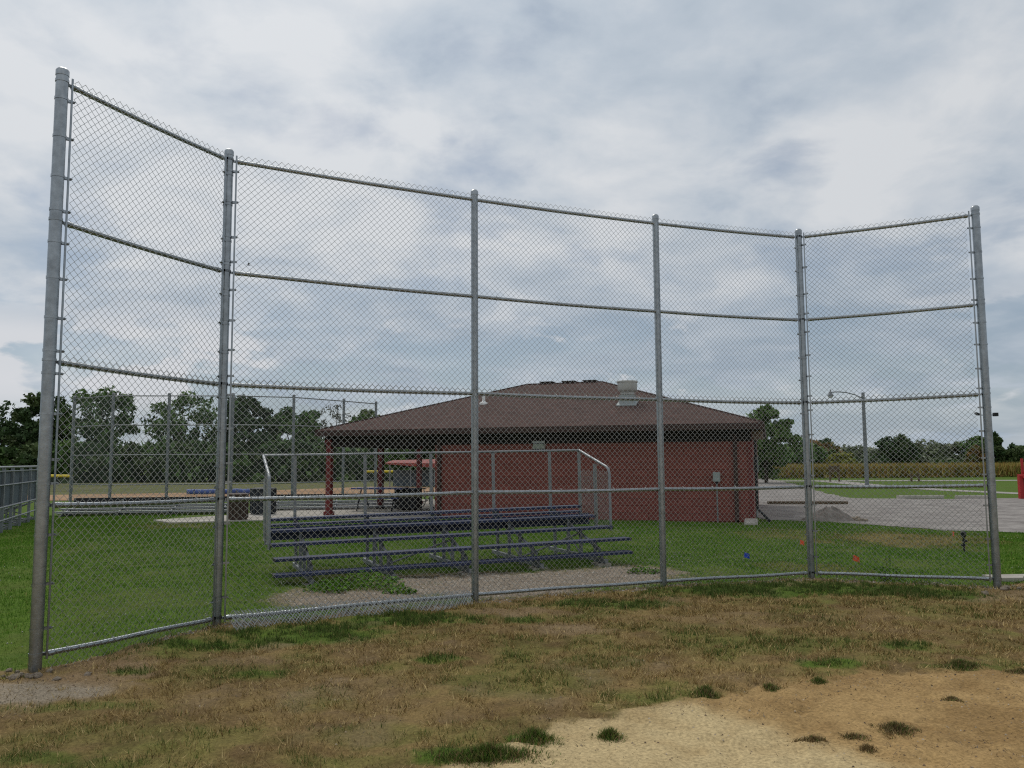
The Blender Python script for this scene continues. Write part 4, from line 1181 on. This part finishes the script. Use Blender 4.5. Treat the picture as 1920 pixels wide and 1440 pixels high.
def scatter(n, ymin, ymax, margin=0.55):
    # area-uniform over the ground a step either side of what the lens covers
    yy = np.sqrt(rng.random(n) * (ymax ** 2 - ymin ** 2) + ymin ** 2)
    xx = (rng.random(n) * 2 - 1) * (0.66 * yy + margin)
    return xx, yy


# dry sward on the camera side of the fence
x, y = scatter(640000, 4.2, 12.5)
gr, ba, sa, pad, pale, beh, (w1, w2, w3) = zones(x, y)
clump = 0.6 * fbm(x, y, 11, 3, 77) + 0.4 * fbm(x, y, 3.5, 2, 79)
keep = rng.random(len(x)) < (1 - 0.90 * ba) * np.clip(1 - 1.02 * sa ** 1.6, 0.004, 1) * (1 - beh) * np.clip(0.04 + 3.6 * (clump - 0.41), 0.03, 1)
x, y, gr, clump = x[keep], y[keep], gr[keep], clump[keep]
isg = rng.random(len(x)) < np.clip(gr * 1.15 - 0.05, 0, 0.93)
lean = np.where(isg, rng.uniform(0.15, 0.8, len(x)), rng.uniform(0.45, 1.0, len(x)))
h = np.where(isg, rng.uniform(0.025, 0.070, len(x)) * (0.7 + 0.8 * gr), rng.uniform(0.022, 0.085, len(x))) * np.clip(0.25 + 1.2 * clump, 0.45, 1.15)
wd = np.where(isg, rng.uniform(0.004, 0.0085, len(x)), rng.uniform(0.003, 0.0085, len(x))) * np.clip(y / 6.0, 0.8, 1.8)
col = np.where(isg[:, None], pick(TURF, len(x)), pick(STRAW, len(x)))
V, Fq, cc = blades(x, y, h, wd, col, lean)
o = link('dry_grass', mesh_np('dry_grass', V, Fq, cc), 'grass'); tag(o, 'patchy dry grass in front of the backstop', 'grass', kind='stuff')
# coarser clumps standing proud of the sward
cx_, cy_ = scatter(1500, 4.3, 11.5)
gr, ba, sa, pad, pale, beh, ws_ = zones(cx_, cy_)
keep = rng.random(len(cx_)) < (1 - beh) * np.clip(0.25 + 0.9 * gr, 0, 1) * (1 - 0.95 * sa) * (1 - 0.5 * ba)
cx_, cy_, gr = cx_[keep], cy_[keep], gr[keep]
per = 42; nC_ = len(cx_); n = nC_ * per
sz = np.repeat(rng.uniform(0.018, 0.055, nC_), per); gg = np.repeat(gr, per); tone = np.repeat(rng.uniform(0.6, 1.25, nC_), per)
x = np.repeat(cx_, per) + rng.normal(0, 1, n) * sz; y = np.repeat(cy_, per) + rng.normal(0, 1, n) * sz * 0.8
isg = rng.random(n) < np.clip(gg + np.repeat(rng.uniform(-0.35, 0.35, nC_), per), 0.05, 0.95)
col = np.where(isg[:, None], pick(TURF, n), pick(STRAW, n)) * tone[:, None]
V, Fq, cc = blades(x, y, rng.uniform(0.02, 0.075, n) * (0.6 + 10 * sz), rng.uniform(0.003, 0.007, n) * np.clip(y / 6, 0.8, 1.6), col, rng.uniform(0.1, 0.9, n))
o = link('grass_clumps', mesh_np('grass_clumps', V, Fq, cc), 'grass'); tag(o, 'coarse grass clumps scattered through the dry turf', 'grass', kind='stuff')
# lawn behind the fence
x, y = scatter(700000, 6.9, 27, 0.8)
gr, ba, sa, pad, pale, beh, (w1, w2, w3) = zones(x, y)
loc_x = (x - E0.x) * bu.x + (y - E0.y) * bu.y; loc_y = -((x - E0.x) * bv.x + (y - E0.y) * bv.y)
under = (loc_y < -0.55) & (loc_x > 0.3)
lotline = np.interp(x, [6.9, 8.4, 9.2, 10.2, 11.4, 16, 30], [23.4, 22.5, 21.2, 19.6, 18.9, 18.2, 17.5], left=99)
apron = (y > np.interp(x, [-10.6, -9.6, -5.6, -2.4], [24.2, 23.2, 24.5, 25.8])) & (x > -10.5) & (x < -2)
keep = (rng.random(len(x)) < beh * (1 - 0.96 * np.clip(pad, 0, 1)) * (0.55 + 0.45 * (gr > 0.4))) & ~under & (y < lotline) & ~apron
x, y, gr, w1k = x[keep], y[keep], gr[keep], w1[keep]
isg = rng.random(len(x)) < np.clip(gr * 1.1, 0, 0.97)
tall = np.clip(0.8 + 1.2 * w1k, 0.5, 1.5)
h = rng.uniform(0.03, 0.075, len(x)) * tall; wd = rng.uniform(0.004, 0.008, len(x)) * np.clip(y / 9, 0.8, 2.4)
col = np.where(isg[:, None], pick(LAWN, len(x)), pick(STRAW, len(x)) * 0.8)
V, Fq, cc = blades(x, y, h, wd, col, rng.uniform(0.1, 0.75, len(x)))
o = link('lawn_grass', mesh_np('lawn_grass', V, Fq, cc), 'grass'); tag(o, 'green mown lawn behind the backstop', 'grass', kind='stuff')
# clover heads dotted in the lawn
x, y = scatter(5200, 7.2, 20, 0.8)
gr, ba, sa, pad, pale, beh, ws_ = zones(x, y)
keep = (rng.random(len(x)) < beh * (1 - pad) * np.clip(2.6 * (fbm(x, y, 0.5, 3, 91) - 0.38), 0, 1)) & (gr > 0.5) & ((x < -2.6) | (x > 2)) & (y < 20)
x, y = x[keep], y[keep]; n = len(x)
s_ = 0.007 + 0.005 * rng.random(n); z = relief(x, y) + rng.uniform(0.04, 0.07, n)
V = np.stack([np.stack([x - s_, y, z], 1), np.stack([x, y - s_, z], 1), np.stack([x + s_, y, z], 1), np.stack([x, y + s_, z], 1), np.stack([x, y, z + s_], 1), np.stack([x, y, z - s_], 1)], 1).reshape(-1, 3)
b = np.arange(n)[:, None] * 6
Fq = np.concatenate([b + np.array([q]) for q in ((0, 1, 4), (1, 2, 4), (2, 3, 4), (3, 0, 4), (1, 0, 5), (2, 1, 5), (3, 2, 5), (0, 3, 5))], 0)
o = link('clover_flowers', mesh_np('clover_flowers', V, Fq, np.tile(np.array([[0.33, 0.34, 0.26]]), (n * 6, 1))), 'grass')
tag(o, 'tiny white clover heads dotted through the lawn', 'clover', kind='stuff')
# loose straw, crumbs and grit on bare soil and sand
x, y = scatter(60000, 4.3, 11.5)
gr, ba, sa, pad, pale, beh, ws_ = zones(x, y)
pz = fbm(x, y, 2.2, 3, 61)
keep = rng.random(len(x)) < np.clip(ba + sa * np.clip(3.4 * (pz - 0.42), 0.05, 1) * (1 - 0.6 * pale), 0, 1) * 0.75
x, y = x[keep], y[keep]; n = len(x)
V, Fq, cc = blades(x, y, rng.uniform(0.008, 0.035, n), rng.uniform(0.003, 0.008, n), pick([(0.12, 0.085, 0.05), (0.20, 0.14, 0.08), (0.30, 0.22, 0.13), (0.08, 0.06, 0.04), (0.16, 0.13, 0.10)], n), rng.uniform(0.8, 1.0, n), zoff=0.001)
o = link('loose_straw', mesh_np('loose_straw', V, Fq, cc), 'grass'); tag(o, 'loose straw and crumbs on the bare dirt', 'debris', kind='stuff')
# grit on the gravel pad under the bleacher and along the fence foot
x = rng.uniform(-3.4, 6.6, 42000); y = rng.uniform(6.6, 13.6, 42000)
gr, ba, sa, pad, pale, beh, ws_ = zones(x, y)
keep = rng.random(len(x)) < np.clip(pad * 1.0 + (np.abs(y - np.interp(x, FX, FY) + 0.05) < 0.16) * 0.8, 0, 1)
x, y = x[keep], y[keep]; n = len(x); s_ = rng.uniform(0.005, 0.017, n); z = relief(x, y)
V = np.stack([np.stack([x - s_, y - s_ * .5, z], 1), np.stack([x + s_, y - s_ * .6, z], 1), np.stack([x + .2 * s_, y + s_, z], 1), np.stack([x, y, z + s_ * 0.9], 1)], 1).reshape(-1, 3)
b = np.arange(n)[:, None] * 4
Fq = np.concatenate([b + np.array([q]) for q in ((0, 1, 3), (1, 2, 3), (2, 0, 3))], 0)
cc = np.repeat(pick([(0.26, 0.23, 0.19), (0.20, 0.17, 0.14), (0.33, 0.30, 0.26)], n), 4, 0)
o = link('pad_gravel', mesh_np('pad_gravel', V, Fq, cc), 'grass'); tag(o, 'fine crushed gravel under the navy bleacher and along the fence foot', 'gravel', kind='stuff')

# small stones scattered over the infield dirt
x, y = scatter(5200, 4.3, 7.2)
gr, ba, sa, pad, pale, beh, ws_ = zones(x, y)
keep = rng.random(len(x)) < np.clip(sa * (0.25 + 1.1 * np.clip(fbm(x, y, 1.7, 3, 55) * 2 - 0.8, 0, 1)) + 0.5 * ba, 0, 1)
x, y = x[keep], y[keep]; n = len(x); s_ = 0.003 + 0.008 * rng.random(n) ** 3; z = relief(x, y)
V = np.stack([np.stack([x - s_, y - s_ * .5, z], 1), np.stack([x + s_, y - s_ * .6, z], 1), np.stack([x + .2 * s_, y + s_, z], 1), np.stack([x, y, z + s_ * 0.9], 1)], 1).reshape(-1, 3)
b = np.arange(n)[:, None] * 4
Fq = np.concatenate([b + np.array([q]) for q in ((0, 1, 3), (1, 2, 3), (2, 0, 3))], 0)
cc = np.repeat(pick([(0.26, 0.20, 0.13), (0.16, 0.11, 0.07), (0.40, 0.33, 0.24), (0.09, 0.065, 0.045)], n), 4, 0)
o = link('infield_grit', mesh_np('infield_grit', V, Fq, cc), 'grass'); tag(o, 'small stones and clods scattered over the infield dirt', 'grit', kind='stuff')

# tufts standing alone on the dirt
TUFTS = [(0.12, 5.13, 0.15, 0.12, 1, 0.10, 'largest lush green grass tuft at the tip of the pale sand'), (0.59, 5.26, 0.10, 0.09, 1, 0.075, 'small dark green grass tuft alone on pale sand'),
         (1.38, 6.09, 0.09, 0.12, 0.9, 0.09, 'round green tuft at the grass edge above the pale sand'), (1.88, 6.23, 0.08, 0.08, 0.7, 0.06, 'olive grass tuft at the top edge of the orange dirt'),
         (2.30, 6.42, 0.08, 0.08, 0.9, 0.05, 'small flat green tuft at the top of the orange dirt'), (2.36, 5.29, 0.16, 0.12, 0.25, 0.055, 'widest dry brown tuft on the orange dirt'),
         (2.04, 5.16, 0.10, 0.06, 0.15, 0.045, 'thin dry tuft left of the widest brown tuft'), (1.77, 5.09, 0.12, 0.07, 0.05, 0.05, 'dark brown dry tuft, leftmost on the orange dirt'),
         (2.05, 4.98, 0.07, 0.05, 0.05, 0.05, 'small dry tuft nearest the bottom edge on the dirt'), (3.03, 5.90, 0.11, 0.08, 0.2, 0.04, 'faint dry tuft on the orange dirt near the right edge'),
         (3.62, 6.88, 0.20, 0.13, 0.7, 0.06, 'dark green tuft on the dirt edge at right'), (3.98, 6.67, 0.14, 0.10, 0.4, 0.05, 'olive tuft at the right end of the dirt edge'),
         (-0.15, 4.86, 0.34, 0.13, 1, 0.09, 'wide lush green grass clump at the bottom edge of the photo')]
for (cx, cy, rx, ry, gn, hh, lab) in TUFTS:
    n = int(1900 * (rx * ry) / (0.15 * 0.12)) + 260
    t = rng.uniform(0, 2 * math.pi, n); q = np.abs(rng.normal(0, 0.55, n)) * np.where(rng.random(n) < 0.18, 1.7, 1.0) * (0.6 + 0.8 * vnoise(np.cos(t) * 2.4 + cx * 9, np.sin(t) * 2.4 + cy * 9, 4))
    x = cx + np.cos(t) * q * rx; y = cy + np.sin(t) * q * ry
    isg = rng.random(n) < gn * 0.72
    col = np.where(isg[:, None], pick([(0.080, 0.150, 0.022), (0.110, 0.180, 0.030), (0.065, 0.125, 0.020), (0.16, 0.19, 0.045)], n), pick([(0.22, 0.155, 0.07), (0.16, 0.11, 0.05), (0.36, 0.27, 0.13)], n))
    V, Fq, cc = blades(x, y, 0.85 * hh * rng.uniform(0.35, 1.25, n) * np.clip(1.15 - 0.55 * q, 0.3, 1.2), rng.uniform(0.003, 0.006, n), col, np.clip(rng.uniform(0.05, 0.6, n) + 0.4 * q, 0, 0.96), True)
    o = link('grass_tuft', mesh_np('grass_tuft', V, Fq, cc), 'grass'); tag(o, lab, 'grass tuft', 'grass tufts on the dirt')
# leafy weeds
for (cx, cy, rx, ry, hh, n, lab) in ((-2.0, 11.30, 0.55, 0.30, 0.24, 900, 'leafy weeds in front of the bleacher, widest patch'), (-2.45, 11.0, 0.28, 0.25, 0.16, 450, 'low weed patch left of the widest weeds'),
                                     (-1.45, 10.75, 0.22, 0.16, 0.12, 260, 'small weed clump on the gravel behind the first back bay'), (5.25, 11.75, 0.20, 0.15, 0.34, 160, 'tall thin weed at the foot of the right wing'),
                                     (1.95, 12.55, 0.25, 0.16, 0.12, 260, 'low weeds by the right end of the bleacher')):
    tw = empty('weed', (cx, cy, 0), 0, lab, 'weed', 'weeds by the fence')
    tt = rng.uniform(0, 2 * math.pi, n); q = np.sqrt(rng.random(n))
    pos = np.stack([np.cos(tt) * q * rx, np.sin(tt) * q * ry, hh * rng.random(n) * (1.1 - 0.7 * q)], 1)
    a = rng.normal(size=(n, 3)); a[:, 2] *= 0.5; a /= np.linalg.norm(a, axis=1)[:, None]
    b = np.cross(a, rng.normal(size=(n, 3))); b /= np.linalg.norm(b, axis=1)[:, None]
    s_ = rng.uniform(0.012, 0.032, n)[:, None]
    V = np.stack([pos - a * s_, pos + b * s_ * .5, pos + a * s_, pos - b * s_ * .5], 1).reshape(-1, 3)
    link('leaves', mesh_np('leaves', V, np.arange(n * 4).reshape(-1, 4), np.repeat(pick(LAWN, n), 4, 0)), 'grass', tw)
    m = MB()
    for i in range(min(40, n // 6)):
        m.tube([(pos[i, 0] * .6, pos[i, 1] * .6, -0.03), tuple(pos[i])], 0.0025, 4)
    m.build('stems', 'grass' if False else 'bark', tw)
